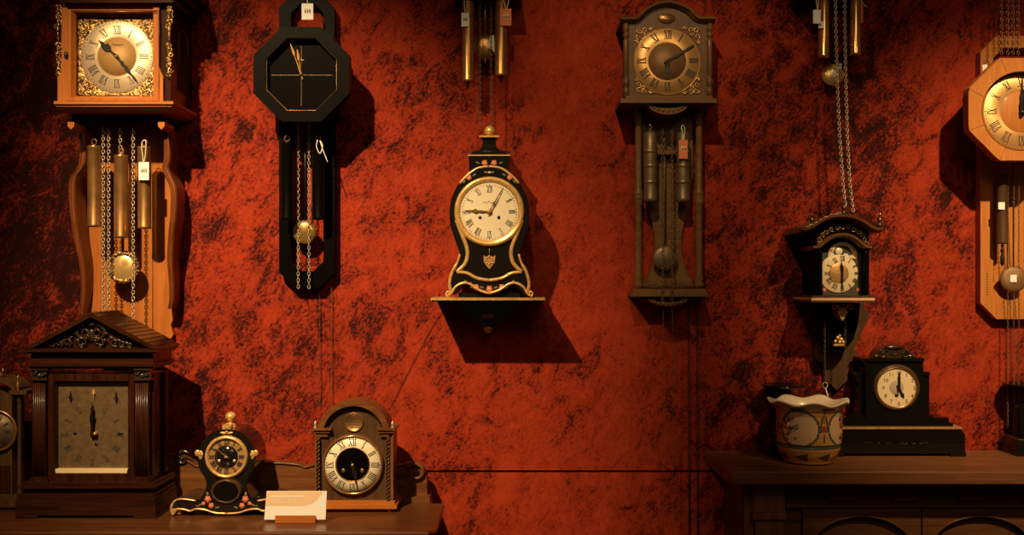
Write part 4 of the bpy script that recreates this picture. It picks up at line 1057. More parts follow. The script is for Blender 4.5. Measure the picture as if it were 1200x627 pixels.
# ------------------------------------------------------------------ I  temple-front bracket clock
def clock_temple():
    F = .30; P0 = .32
    t = thing('mantel_clock', 'large mahogany temple-front mantel clock with carved pediment and square dial', 'clock', 104, 608, P0); t.location.z = TZ
    yb = zrow(TZ, P0)
    bk = .145
    def bx(b, x0, y0, x1, y1, d1, m=None, d0=bk, bev=.0015): b.box(x0, y0, x1, y1, d0, d1, bev)
    b = B(); bx(b, 18, 588, 182, yb-3.5, P0-.002); bx(b, 18, yb-4, 44, yb, P0); bx(b, 156, yb-4, 183, yb, P0)
    # stepped plinth
    bx(b, 19, 583, 181.5, 588, P0-.004); bx(b, 21, 578.5, 180, 583.5, P0-.008); bx(b, 27, 572, 174, 579, P0-.034); bx(b, 21, 569, 181, 572.5, P0-.008); bx(b, 24, 566, 180, 569.3, P0-.012)
    b.out('plinth', 'mahog_h', t)
    b = B(); bx(b, 41, 439, 176.5, 567, F-.03); b.out('case', 'mahog', t)
    # door frame and dial
    b = B(); b.ring([(56.5, 438), (157, 438), (157, 566.5), (56.5, 566.5)], [(63, 446.5), (150.5, 446.5), (150.5, 555), (63, 555)], F-.04, F-.012)
    b.ring([(63, 446.5), (150.5, 446.5), (150.5, 555), (63, 555)], [(65.5, 448.5), (149, 448.5), (149, 554), (65.5, 554)], F-.04, F-.012, F-.026); b.out('door_frame', 'mahog', t)
    b = B(); b.prism([(64, 549.5), (149.5, 549.5), (148.5, 554.5), (65.5, 554.5)], F-.035, F-.017, .0008); b.out('gilt_sill', 'sill_glint', t)
    Z = F-.028
    b = B(); b.prism([(63.5, 447), (150, 447), (150, 554.5), (63.5, 554.5)], Z-.004, Z); dl = b.out('dial', 'sheet', t)
    cx, cy = 108, 509.5
    b = B()
    for i, tx in enumerate(ROM):
        a = i*PI/6; rr = min(37/max(.01, abs(math.sin(a))), 36.5/max(.01, abs(math.cos(a)))) if 0 else 32.5
        if i: b.numeral(tx, cx, cy, a, rr, 7.5, 4.2, Z+.0008, 1.3)
    b.out('numerals', 'ink', dl)
    b = B()
    for x in (83, 136): b.disc(x, 509.5, [(0, Z+.001), (2.2, Z+.001), (2.2, Z)], F, 18)
    b.disc(108, 522.5, [(0, Z+.001), (2, Z+.001), (2, Z)], F, 18); b.out('winding_hole', 'black', dl)
    for x, y, a in ((82.5, 465, 180), (109.5, 461, 0), (136, 466, 180)):
        hand(dl, 'subsidiary_hand', x, y, a, [(-7, .3), (-2, .4), (0, 2.2), (3, 1.4), (6, .3)], Z+.004, 'black' if x != 109.5 else 'gold', .001)
    hand(t, 'hour_hand', cx, cy, 1, [(-3, 1.4), (0, 2.6), (4, .8), (16, .7), (19, 3.6), (22, 1), (25, 2.2), (28, .4)], Z+.006, 'black')
    hand(t, 'minute_hand', cx, cy, 0, [(-3, 1.2), (0, 2), (6, .7), (26, .6), (30, 2.2), (33, .8), (38, .3)], Z+.009, 'black')
    b = B(); b.disc(cx, cy, [(0, Z+.015), (2, Z+.0135), (2.8, Z+.005)], F, 20); b.out('hub', 'brass_bright', t)
    # fluted pilasters with capitals
    for x0 in (37, 157.5):
        b = B(); w_ = 17
        for i in range(6): b.lathe(x0+2.4+i*2.5, F-.012, [(1.25, 446), (1.25, 559)], 8)
        b.box(x0+.5, 445, x0+w_-.3, 560, F-.03, F-.011)
        b.box(x0-1.5, 559, x0+w_+1, 562.5, F-.03, F-.004); b.box(x0-2, 562, x0+w_+2, 567, F-.03, F+.0)
        cp = b.out('pilaster', 'mahog', t)
        b = B(); b.box(x0-1, 431.5, x0+w_+1.5, 434, F-.03, F+.002); b.box(x0, 434, x0+w_+.5, 443.5, F-.03, F-.006); b.box(x0-.5, 443.5, x0+w_+1, 446, F-.03, F-.003)
        for s_ in (0, 1): b.spiral(x0+3.5+s_*10, 437, 3.6, .8, 0, 1.4 if s_ else -1.4, 1.1, F-.003, 16)
        b.ball(x0+8.5, 440.5, F-.005, 3, 1.2, 2.6); b.out('capital', 'carved', cp)
    # rear pilasters on the right cheek
    b = B(); xr = W(176.5, 0, F-.03).x
    for d in (.165, .255):
        wbox(b, xr, xr+.008, d-.012, d+.012, TZ+.095, W(0, 440, F).z, .0015)
    b.out('side_pilaster', 'mahog', t)
    # entablature and pediment
    b = B(); bx(b, 35, 424.5, 179.5, 432, F+.002); bx(b, 33, 426, 181, 429.5, F+.008); bx(b, 36, 413, 179, 425, F-.004); bx(b, 28.5, 408.5, 184.5, 412.5, F+.014); bx(b, 31, 412, 182.5, 414.5, F+.008)
    b.out('entablature', 'mahog_h', t)
    ax, ay = 106.5, 365.5
    b = B(); b.prism([(36, 409), (178, 409), (ax, 374)], bk+.02, F-.01); b.out('tympanum', 'mahog_h', t)
    # roof planes
    b = B()
    for s_ in (-1, 1):
        ex = 27 if s_ < 0 else 186
        b.prism([(ex, 408.8), (ex+s_*-1*9, 408.8), (ax, ay+6), (ax, ay)], bk-.01, F+.016, .001)
    ro = b.out('roof', 'mahog_h', t)
    b = B()
    for i in range(11):
        for s_ in (-1, 1):
            tt = (i+.6)/11.5; ex = 27 if s_ < 0 else 186
            x = ax+(ex-ax)*tt; y = ay+(408.8-ay)*tt
            p = W(x, y, F+.014); p0 = Vector((p.x, -(F+.014), p.z+.0006)); p1 = Vector((p.x, -(bk-.008), p.z+.0006))
            b.tube([p0, p1], .0013, 5)
    b.out('tile_ridges', 'mahog_h', ro)
    # carved cartouche
    b = B(); dd = F-.006
    for s_ in (-1, 1):
        b.spiral(ax+s_*8, 390, 9.5, 1.6, -PI/2, s_*1.35, 1.9, dd+.004)
        b.spiral(ax+s_*9, 401, 6.5, 1.2, PI/2, -s_*1.2, 1.5, dd+.004)
        b.spiral(ax+s_*6, 396, 4, 1, 0, s_*1.1, 1.3, dd+.006)
        for x, y, r in ((28, 401.5, 5.2), (37, 403, 4.2), (46, 404.5, 3.2)):
            b.spiral(ax+s_*x, y, r, .8, PI*.3, s_*1.25, 1.3, dd+.003, 18)
        for x, y, a in ((24, 396, .5), (33, 399, .4), (42, 402, .3)): b.ball(ax+s_*x, y, dd+.003, 3.6, 1.2, 1.6, ang=s_*a)
        for x, y in ((14, 384), (17, 391), (16, 399), (11, 405)): b.ball(ax+s_*x, y, dd+.004, 2.6, 1.4, 2.2)
    b.ball(ax, 380, dd+.004, 4, 1.6, 2.4); b.ball(ax, 393, dd+.002, 5, 1.5, 7)
    b.out('cartouche', 'carved', t)
clock_temple()

# ------------------------------------------------------------------ J  dark clock cut by the left edge
def clock_left_edge():
    F = .24
    t = thing('mantel_clock', 'dark mantel clock with turned side columns cut by the left edge', 'clock', -10, 600, F); t.location.z = TZ
    yb = zrow(TZ, F); cx = -12
    b = B(); b.box(-48, yb-5, 24, yb, .145, F+.004); b.box(-50, yb-14, 26, yb-5, .145, F+.012, .002); b.box(-46, yb-17, 22, yb-14, .145, F); b.out('plinth', 'umber', t)
    b = B(); b.prism([(-38, yb-17), (-38, 470)]+[(x, y) for x, y in arc(cx, 470, 26, 180, 0, 16, 15)]+[(14, yb-17)], .15, F-.02, .001); b.out('case', 'umber', t)
    b = B(); b.prism([(-44, 462)]+arc(cx, 462, 28, 180, 0, 16, 15)+[(20, 462), (20, 457)]+arc(cx, 458, 26, 0, 180, 16, -0)[::1][:0]+[(20, 458)]+[(x, y) for x, y in arc(cx, 458, 30, 0, 180, 16, 16)]+[(-44, 458)], .15, F, .001)
    b.box(10, 458, 31, 462.5, .15, F+.006, .001); b.out('arched_hood', 'umber', t)
    b = B(); b.lathe(-1, F-.03, [(7, 446), (6, 444), (3.5, 443), (5, 441), (6, 439.5), (3, 438), (1, 436)], 18)
    b.lathe(3.5, F-.02, [(.8, 437), (1.8, 435), (1.4, 433), (.2, 431)], 10); b.out('finial', 'brass', t)
    for x in (23, ):
        b = B(); b.lathe(x, F-.012, [(3, 462), (3, 470), (1.8, 473), (2.8, 476), (2.6, 478), (2.2, 484), (2.2, yb-34), (3, yb-30), (2, yb-26), (3.2, yb-22), (3.2, yb-16)], 16); b.out('column', 'umber', t)
    b = B(); b.lathe(21, F-.008, [(2.4, 458), (1, 455), (2.2, 452), (1.6, 449), (.6, 446), (1.1, 443), (.2, 439)], 14); b.out('column_finial', 'brass_bright', t)
    b = B(); b.disc(cx+4, 506, [(24, F-.022), (25, F-.012), (22.5, F-.012), (21.5, F-.018)], F, 64); b.out('bezel', 'brass', t)
    b = B(); b.disc(cx+4, 506, [(0, F-.0175), (22, F-.0175), (22, F-.02)], F, 48); dl = b.out('dial', 'sheet', t)
    numerals(dl, cx+4, 506, 17, 5.5, 4, F-.0165, 'ink', 1.4)
    b = B(); b.box(cx-20, 546, cx+24, yb-22, F-.03, F-.017, .001); b.out('lower_panel', 'mahog', t)
clock_left_edge()

# ------------------------------------------------------------------ K  small black floral clock with gilt ball finial
def clock_floral():
    F = .275; cx = 265.5; cy = 535.5; P0 = .29
    t = thing('mantel_clock', 'small black waisted clock with gilt ball finial, painted roses and scrolled gilt feet', 'clock', cx, 606, P0); t.location.z = TZ
    yb = zrow(TZ, P0)
    half = smooth([(cx, 503), (280, 505.5), (291, 514), (298, 527), (299.5, 538), (297, 550), (291, 560), (289, 568), (292, 578), (301, 588), (314, 592)], 5)
    hl = half+[(316, 596)]
    b = B(); b.prism(hl+[(2*cx-x, y) for x, y in reversed(hl[1:])], P0-.13, F, .003); b.out('case', 'lacquer', t)
    # spreading base with upper surface
    base = smooth([(cx, 602), (cx+14, 601), (cx+25, 597.5), (cx+36, 596.5), (cx+43, 599), (cx+50, 597), (cx+60, 597), (cx+64, 601)], 4)
    tp = smooth([(cx+64, 594), (cx+60, 587), (cx+52, 584), (cx+36, 585), (cx, 586)], 4)
    hl = base+tp
    b = B(); b.prism(hl+[(2*cx-x, y) for x, y in reversed(hl[1:-1])], P0-.13, P0, .002); b.out('base', 'lacquer', t)
    b = B()
    for s_ in (1, -1):
        f = (lambda P: P) if s_ > 0 else (lambda P: mir(P, cx))
        b.ptube(f([(x, y, P0+.001) for x, y in base]), 1.2, P0, 8)
        b.ptube(f([(x, y, P0+.001) for x, y in smooth([(cx+36, 587), (cx+50, 585), (cx+59, 586), (cx+64, 592), (cx+64.5, 599), (cx+62, 603), (cx+63, yb-2.4)], 4)]), [1.1]*12+[1.7]*13, P0, 8)
        b.ptube(f([(cx+36, 583, P0-.03), (cx+46, 582, P0-.04), (cx+54, 583, P0-.05)]), .9, P0, 6)
        b.spiral(*f([(cx+62, yb-4.8)])[0], 3, .8, 0, s_*1.2, 1.2, P0+.001, 14)
    b.out('gilt_scrollwork', 'gold', t)
    for s_ in (1, -1):
        for d in (P0-.012, P0-.118):
            b = B(); z = TZ; x = W(cx+s_*57, 0, P0).x; b.tube([(x, -d, z), (x, -d, z+.006), (x, -d, z+.018), (x, -d, z+.024)], [.006, .009, .006, .008], 12); b.out('foot', 'gold_dull', t)
    b = B(); b.disc(cx, cy, [(25.5, F-.001), (25, F+.004), (23.5, F+.008), (22, F+.008), (20.8, F+.003)], F, 72); b.out('bezel', 'gold', t)
    b = B(); b.disc(cx, cy, [(13.5, F+.002), (21.5, F+.002)], F, 64); dl = b.out('chapter_ring', 'gold_dull', t)
    numerals(dl, cx, cy, 17.4, 5.2, 4.2, F+.0032, 'ink', 1.5)
    b = B(); b.disc(cx, cy, [(0, F+.0024), (13.7, F+.0024), (13.9, F+.001)], F, 48); dc = b.out('dial_centre', 'lacquer', t)
    b = B()
    for x in (257, 275): b.disc(x, 540, [(0, F+.004), (1.6, F+.0035), (2, F+.0024)], F, 16)
    b.out('winding_arbor', 'steel', dc)
    hand(t, 'minute_hand', cx, cy, -52, [(-3, .6), (0, 1.1), (14, .5), (17, .2)], F+.006, 'brass_bright')
    hand(t, 'hour_hand', cx, cy, -30, [(-3, .6), (0, 1.2), (6, .6), (10, .2)], F+.005, 'black')
    b = B(); b.disc(cx, cy, [(0, F+.009), (1.6, F+.007), (1.8, F+.003)], F, 14); b.out('hub', 'steel', t)
    b = B(); b.disc(cx-.5, 576, [(18, F-.005), (17.8, P0+.003), (16.4, P0+.006), (14.8, P0+.003)], P0, 56, sy=.78); b.out('oval_frame', 'umber', t)
    b = B(); b.disc(cx-.5, 576, [(0, P0+.0028), (15.4, P0+.0028)], P0, 48, sy=.78); b.out('oval_window', 'slate', t)
    b = B(); b.box(cx-5, 498, cx+5, 505, F-.07, F-.02, .001); b.lathe(cx+5, F-.05, [(6.5, 504), (7, 500.5), (6, 497.5), (3, 495.5), (2.2, 494), (4.5, 492.5), (6.2, 490), (6.4, 487.5), (5.2, 484.8), (2.6, 483), (.3, 482.4)], 26, ref=F-.05); b.out('finial', 'gold', t)
    for s_ in (-1, 1):
        b = B(); x = cx+s_*31.5
        flower(b, x, 532, 4.2, F+.001, (0, 0, 0)); b.ball(x+s_*2.6, 531, F+.001, 3.4, 1.4, 3.8); b.ball(x-s_*1, 536, F, 2, 1, 2.4); b.out('ear_ornament', 'gold', t)
    b = B(); 
    for s_ in (-1, 1): b.ball(cx+s_*4, 507.5, F+.0015, 4.2, 1.2, 1.6, ang=-s_*.15)
    b.ball(cx, 506.5, F+.002, 2, 1.4, 2); b.out('crest_ornament', 'gold_dull', t)
    b = B()
    for s_ in (-1, 1):
        for x, y, r in ((22, 585, 4), (18, 592.5, 3.4), (27, 590, 2.4)): flower(b, cx+s_*x, y, r, P0+.001 if y > 586 else P0+.001)
        leafs(b, [(cx+s_*31, 592, s_*.5, 3), (cx+s_*11, 595, s_*.3, 3), (cx+s_*23, 578.5, 1.4, 2.4), (cx+s_*35, 593, 0, 2)], P0+.0006 )
        b.m(1); b.ball(cx+s_*22.5, 579, F+.002, 1.3, .6, 2)
    b.out('painted_flowers', ['rose', 'rose_pale', 'leaf'], t)
clock_floral()

# ------------------------------------------------------------------ L  arched walnut mantel clock
def clock_arched():
    F = .235; P0 = .25; bk = .145; cx = 414; cy = 545
    t = thing('mantel_clock', 'arched walnut mantel clock with cream chapter ring and twisted columns', 'clock', cx, 602, P0); t.location.z = TZ
    yb = zrow(TZ, P0)
    b = B(); b.box(369.5, 588, 462.5, 592.5, bk-.003, P0-.006, .0015); b.box(367, 592, 465, 596.5, bk-.005, P0, .0015); b.box(371, 596.5, 461, yb-2.5, bk, P0-.01, .001); b.out('base', 'oak_h', t, label='lighter brown moulded base')
    for x in (374, 456):
        for d in (P0-.012, bk+.008):
            b = B(); q = W(x, 0, P0).x; b.tube([(q, -d, TZ), (q, -d, TZ+.004), (q, -d, TZ+.008)], [.004, .006, .004], 12); b.out('foot', 'brass', t)
    # side cheeks and arched shell
    b = B(); b.box(369, 507, 376, 588.5, bk, F-.02, .001); b.out('cheek', 'walnut', t); b = B(); b.box(456, 507, 461, 588.5, bk, F-.004, .001); b.out('cheek', 'walnut', t)
    A = arc(414, 507.5, 42, 172, 8, 28, 38); Ai = arc(414, 508.5, 35.5, 8, 172, 28, 32.5)
    b = B(); b.prism(A+Ai, bk, F+.004, .0008); b.out('arched_hood', 'walnut_h', t)
    b = B()
    for i in range(27):
        a = math.radians(20+140*i/26); b.ball(414+34*math.cos(a), 508.5-31*math.sin(a), F-.004, .9, .9, .9, segs=6, rings=4)
    b.out('beading', 'umber', t)
    b = B(); b.prism([(376, 588)]+[(376, 508)]+arc(414, 508.5, 36, 176, 4, 24, 33)+[(456, 508), (456, 588)], bk+.005, F-.012); b.out('front_board', 'umber', t)
    for x0 in (366, 441.5):
        b = B(); b.box(x0, 502, x0+22, 504.5, bk, F+.006, .001); b.box(x0+2, 504.5, x0+20, 507.5, bk, F+.001, .001); b.box(x0+4, 507.5, x0+18, 512, F-.03, F-.004, .001); b.out('shoulder_cornice', 'walnut_h', t)
    for xs in ((369.5, 378.5), (452, 460)):
        for x in xs:
            b = B(); b.lathe(x, F-.012, [(1.8, 502), (1.4, 500), (.8, 498.8), (1.9, 497.5), (1.6, 495.5), (.7, 494), (.2, 492.6)], 12); b.out('finial', 'steel', t)
    for x in (373, 455):
        b = B()
        for ph in (0, PI):
            n = 80
            b.ptube([(x+1.35*math.cos(i*.62+ph), 513+i*74/n, F-.004+.0030*math.sin(i*.62+ph)) for i in range(n+1)], 1.15, F, 6)
        b.out('twisted_column', 'umber', t)
    b = B(); b.disc(414, 495.3, [(0, F-.010), (9.6, F-.010), (10.4, F-.008), (11, F-.008), (11, F-.013)], F, 48); md = b.out('medallion', 'brass', t)
    b = B()
    for y, w_ in ((490.5, 4), (494, 6.5), (497.5, 6), (501, 3.5)): b.ptube(smooth([(414-w_+i*w_/4, y+(.5 if i % 2 else -.5), F-.0095) for i in range(9)], 2), .35, F, 5)
    b.out('engraving', 'ink', md)
    Z = F-.004
    b = B(); b.disc(cx-1, cy, [(36, F-.013), (36, Z), (34.8, Z+.004), (33.8, Z+.004), (33, Z+.001)], F, 96); b.out('bezel', 'walnut', t)
    b = B(); b.disc(cx-1, cy, [(34.2, Z+.0038), (33.7, Z+.0048), (33.1, Z+.0034)], F, 96); b.out('bezel_bead', 'brass_bright', t)
    b = B(); b.disc(cx-1, cy, [(19.5, Z), (33.4, Z), (33.4, Z-.008)], F, 96); dl = b.out('chapter_ring', 'enamel', t)
    b = B(); b.disc(cx-1, cy, [(0, Z-.002), (20, Z-.002)], F, 64); b.out('dial_centre', 'blackface', t)
    b = B(); b.disc(cx-1, cy, [(19, Z-.001), (19.6, Z+.001), (20.4, Z+.0004)], F, 64); b.out('inner_rim', 'brass', dl)
    numerals(dl, cx-1, cy, 26.5, 8.2, 6.4, Z+.0006, 'ink', .9, ticks=32)
    b = B()
    for x in (402, 424): b.disc(x, 552, [(0, Z), (1.4, Z), (2.4, Z-.0005), (2.4, Z-.002)], F, 18)
    b.out('winding_arbor', 'brass', t)
    hand(t, 'minute_hand', cx-1, cy, 168, [(-5, .8), (0, 1.4), (20, .8), (31, .3)], Z+.004, 'black')
    hand(t, 'hour_hand', cx-1, cy, 166, [(-4, 1), (0, 1.8), (12, 2.4), (19, .3)], Z+.0025, 'black')
    b = B(); b.disc(cx-1, cy, [(0, Z+.008), (1.4, Z+.006), (1.6, Z)], F, 14); b.out('hub', 'steel', t)
clock_arched()

# ------------------------------------------------------------------ M  printed card in its wooden holder
def card():
    t = thing('card_holder', 'small light wooden block holding the printed card', 'card holder', 346, 613, .37); t.location.z = TZ
    k = .37
    yb = zrow(TZ, k)
    b = B(); b.box(322.5, 604.5, 369.5, yb, k-.005, k, .0008); b.box(322.5, 608, 369.5, yb, k-.03, k-.004, .0008); b.box(322.5, 605.5, 369.5, yb, k-.03, k-.012, .0008); b.out('block', 'oak_h', t)
    d = k-.008
    c = thing('printed_card', 'cream information card with peach printed corner standing in wooden block', 'card', 346, 611, d)
    Q = [(312.5, 575.5), (383, 575.5), (381.5, 609), (309.5, 609)]
    b = B(); b.prism(Q, d-.0015, d); b.out('sheet', 'white', c)
    b = B(); b.prism([(312.5, 575.7), (379, 575.7)]+smooth([(379, 575.7), (374, 583), (367, 589), (358, 592.5), (348, 593)], 4)[1:]+[(311, 593)], d, d+.0003); pr = b.out('peach_print', 'peach', c)
    b = B(); b.prism([(315.5, 581), (357, 581), (357, 582.6), (315.5, 582.6)], d+.0003, d+.0006)
    def gl(x, y, s):
        b.prism([(x, y), (x+s, y), (x+s, y+.8), (x, y+.8)], d+.0003, d+.0006); b.prism([(x+s*.45, y), (x+s*.65, y), (x+s*.65, y+4.2), (x+s*.45, y+4.2)], d+.0003, d+.0006); b.prism([(x, y+3.4), (x+s, y+3.4), (x+s, y+4.2), (x, y+4.2)], d+.0003, d+.0006)
    for i in range(4): gl(315+i*3.9, 585, 3.1)
    for i in range(4): gl(333+i*3.7, 585, 3.0)
    b.out('lettering', 'print', pr)
card()

# ------------------------------------------------------------------ S  black slate mantel clock
def clock_slate():
    F = .12; t = thing('mantel_clock', 'black slate mantel clock with cream round dial on the right mantel', 'clock', 1055, 536, F); t.location.z = MZ
    yb = zrow(MZ, F); bk = .012
    def bx(b, x0, y0, x1, y1, d1, bev=.0012): b.box(x0, y0, x1, y1, bk, d1, bev)
    b = B(); bx(b, 966, yb-5, 990, yb, F-.003); bx(b, 1114, yb-5, 1132, yb, F-.003); bx(b, 967, 508, 1131, yb-3.5, F-.008)
    b.prism([(969, 503), (1127, 503), (1131, 512), (1131, 518), (967, 518), (967, 512)], bk, F-.006, .001)
    b.out('plinth', 'slate', t)
    b = B(); bx(b, 968, 500.5, 1127.5, 503, F-.002, .0008); b.out('plinth_edge', 'gold_dull', t)
    b = B(); bx(b, 972, 495.5, 1117, 500.5, F-.014); bx(b, 984, 489.5, 1112, 496, F-.022); bx(b, 1000, 486.5, 1093, 490, F-.03); b.out('steps', 'slate', t)
    b = B(); bx(b, 1015, 421, 1082, 496.5, F-.02); bx(b, 1012, 420, 1083, 423.5, F-.013); bx(b, 1006, 438, 1016, 490, F-.045); bx(b, 1081, 438, 1089, 490, F-.045); bx(b, 1004, 436, 1017, 440, F-.04); bx(b, 1080, 436, 1090, 440, F-.04)
    b.out('case', 'slate', t)
    b = B(); A = arc(1047.5, 420, 22, 180, 0, 18, 15)
    b.prism([(1024, 420)]+A+[(1071, 420)], .03, F-.04, .003)
    b.spiral(1047, 412, 8, 1.5, PI, 1.2, 1.4, F-.04); 
    for s_ in (-1, 1):
        b.spiral(1047.5+s_*13, 415, 5, 1.2, -PI/2, s_*1.3, 1.3, F-.038); b.ball(1047.5+s_*20, 417.5, F-.04, 4.5, 2, 2.2)
    b.ball(1047.5, 407, F-.04, 11, 3, 3); b.out('crest', 'carved', t)
    cx, cy = 1053.5, 455; Z = F-.02
    b = B(); b.disc(cx, cy, [(27.5, Z-.001), (27, Z+.004), (25, Z+.008), (23.5, Z+.006), (22.8, Z+.002)], F, 72); b.out('bezel', 'umber', t)
    b = B(); b.disc(cx, cy, [(24, Z+.0062), (23.4, Z+.0074), (22.6, Z+.0035)], F, 72); b.out('bezel_bead', 'brass', t)
    b = B(); b.disc(cx, cy, [(0, Z+.002), (23.4, Z+.002)], F, 72); dl = b.out('dial', 'enamel_old', t)
    b = B()
    for i in range(1, 13):
        a = i*PI/6; b.text(str(i), cx+18*math.sin(a), cy-18*math.cos(a), 4.6, Z+.0028)
    b.out('numerals', 'ink', dl)
    b = B()
    for i in range(60):
        a = i*PI/30; b.ball(cx+21.6*math.sin(a), cy-21.6*math.cos(a), Z+.002, .22 if i % 5 else .4, .1, .22 if i % 5 else .4, segs=5, rings=3)
    b.out('minute_dots', 'ink', dl)
    b = B(); b.disc(cx, cy, [(0, Z+.0026), (8, Z+.0026), (8.6, Z+.002)], F, 32); b.out('dial_centre', 'ink_soft', dl)
    b = B(); b.disc(cx, 464, [(0, Z+.003), (2.3, Z+.003), (2.3, Z+.002)], F, 20); b.out('winding_hole', 'black', dl)
    hand(t, 'hour_hand', cx, cy, 152, [(-4, 1), (0, 2), (5, .9), (9, 2), (13, .3)], Z+.005, 'black')
    hand(t, 'minute_hand', cx, cy, 2, [(-4, 1), (0, 1.8), (8, .8), (13, 1.4), (20, .3)], Z+.007, 'black')
    # incised scroll on the plinth front
    b = B(); dd = F-.0078
    for s_ in (-1, 1):
        for x, r in ((10, 3.4), (20, 2.8), (29, 2.2)): b.spiral(1050+s_*x, 518, r, .6, 0, s_*1.2, .45, dd, 16)
        b.ptube(smooth([(1050+s_*4, 521, dd), (1050+s_*18, 514, dd), (1050+s_*34, 519, dd), (1050+s_*44, 516, dd)], 4), .4, dd, 5)
    b.out('incised_scroll', 'umber', t)
clock_slate()

# ------------------------------------------------------------------ Q, R  black garniture stands
def stand(cx, ytop, d, label, rt, yb_=None):
    t = thing('pedestal_dish', label, 'ornament', cx, 535, d); t.location.z = MZ
    yb = zrow(MZ, d); y0 = ytop
    b = B(); b.lathe(cx, d, [(rt*.55, y0+1.6), (rt*.8, y0-.6), (rt, y0-1.5), (rt+.6, y0-.5), (rt+.2, y0+.8), (rt*.72, y0+3), (rt*.35, y0+4.6), (5.5, y0+6)], 40); b.out('dish', 'slate', t)
    b = B(); b.lathe(cx, d, [(5.2, y0+5), (4.6, y0+9), (5, y0+16), (8.5, y0+21), (15, y0+24), (16, y0+27), (14.5, y0+50), (15.5, y0+57), (16, y0+59)], 32); b.out('stem', 'slate', t)
    b = B(); k = kk(d); c = W(cx, 0, d).x
    def tier(h0, ya, h1, yb__):
        za, zb = W(0, ya, d).z, W(0, yb__, d).z; vs = []
        for h, z in ((h0, za), (h1, zb)): vs += [(c-h*k, -d+h*k, z), (c+h*k, -d+h*k, z), (c+h*k, -d-h*k, z), (c-h*k, -d-h*k, z)]
        b.add(vs, [(0, 1, 2, 3), (7, 6, 5, 4), (0, 4, 5, 1), (1, 5, 6, 2), (2, 6, 7, 3), (3, 7, 4, 0)])
    tier(17, y0+59, 18, y0+61.5); tier(18, y0+61.5, 22, y0+68); tier(22, y0+68, 22.5, y0+76); tier(22.5, y0+76, 22.5, yb); b.out('base', 'slate', t)
    b = B(); tier(18.4, y0+61, 18.4, y0+62); b.out('base_edge', 'brass', t)
stand(917.5, 452, .06, 'black pedestal dish standing behind the painted flower pot', 23.5)
stand(1203, 451, .06, 'black pedestal dish cut by the right edge beside black slate clock', 26)

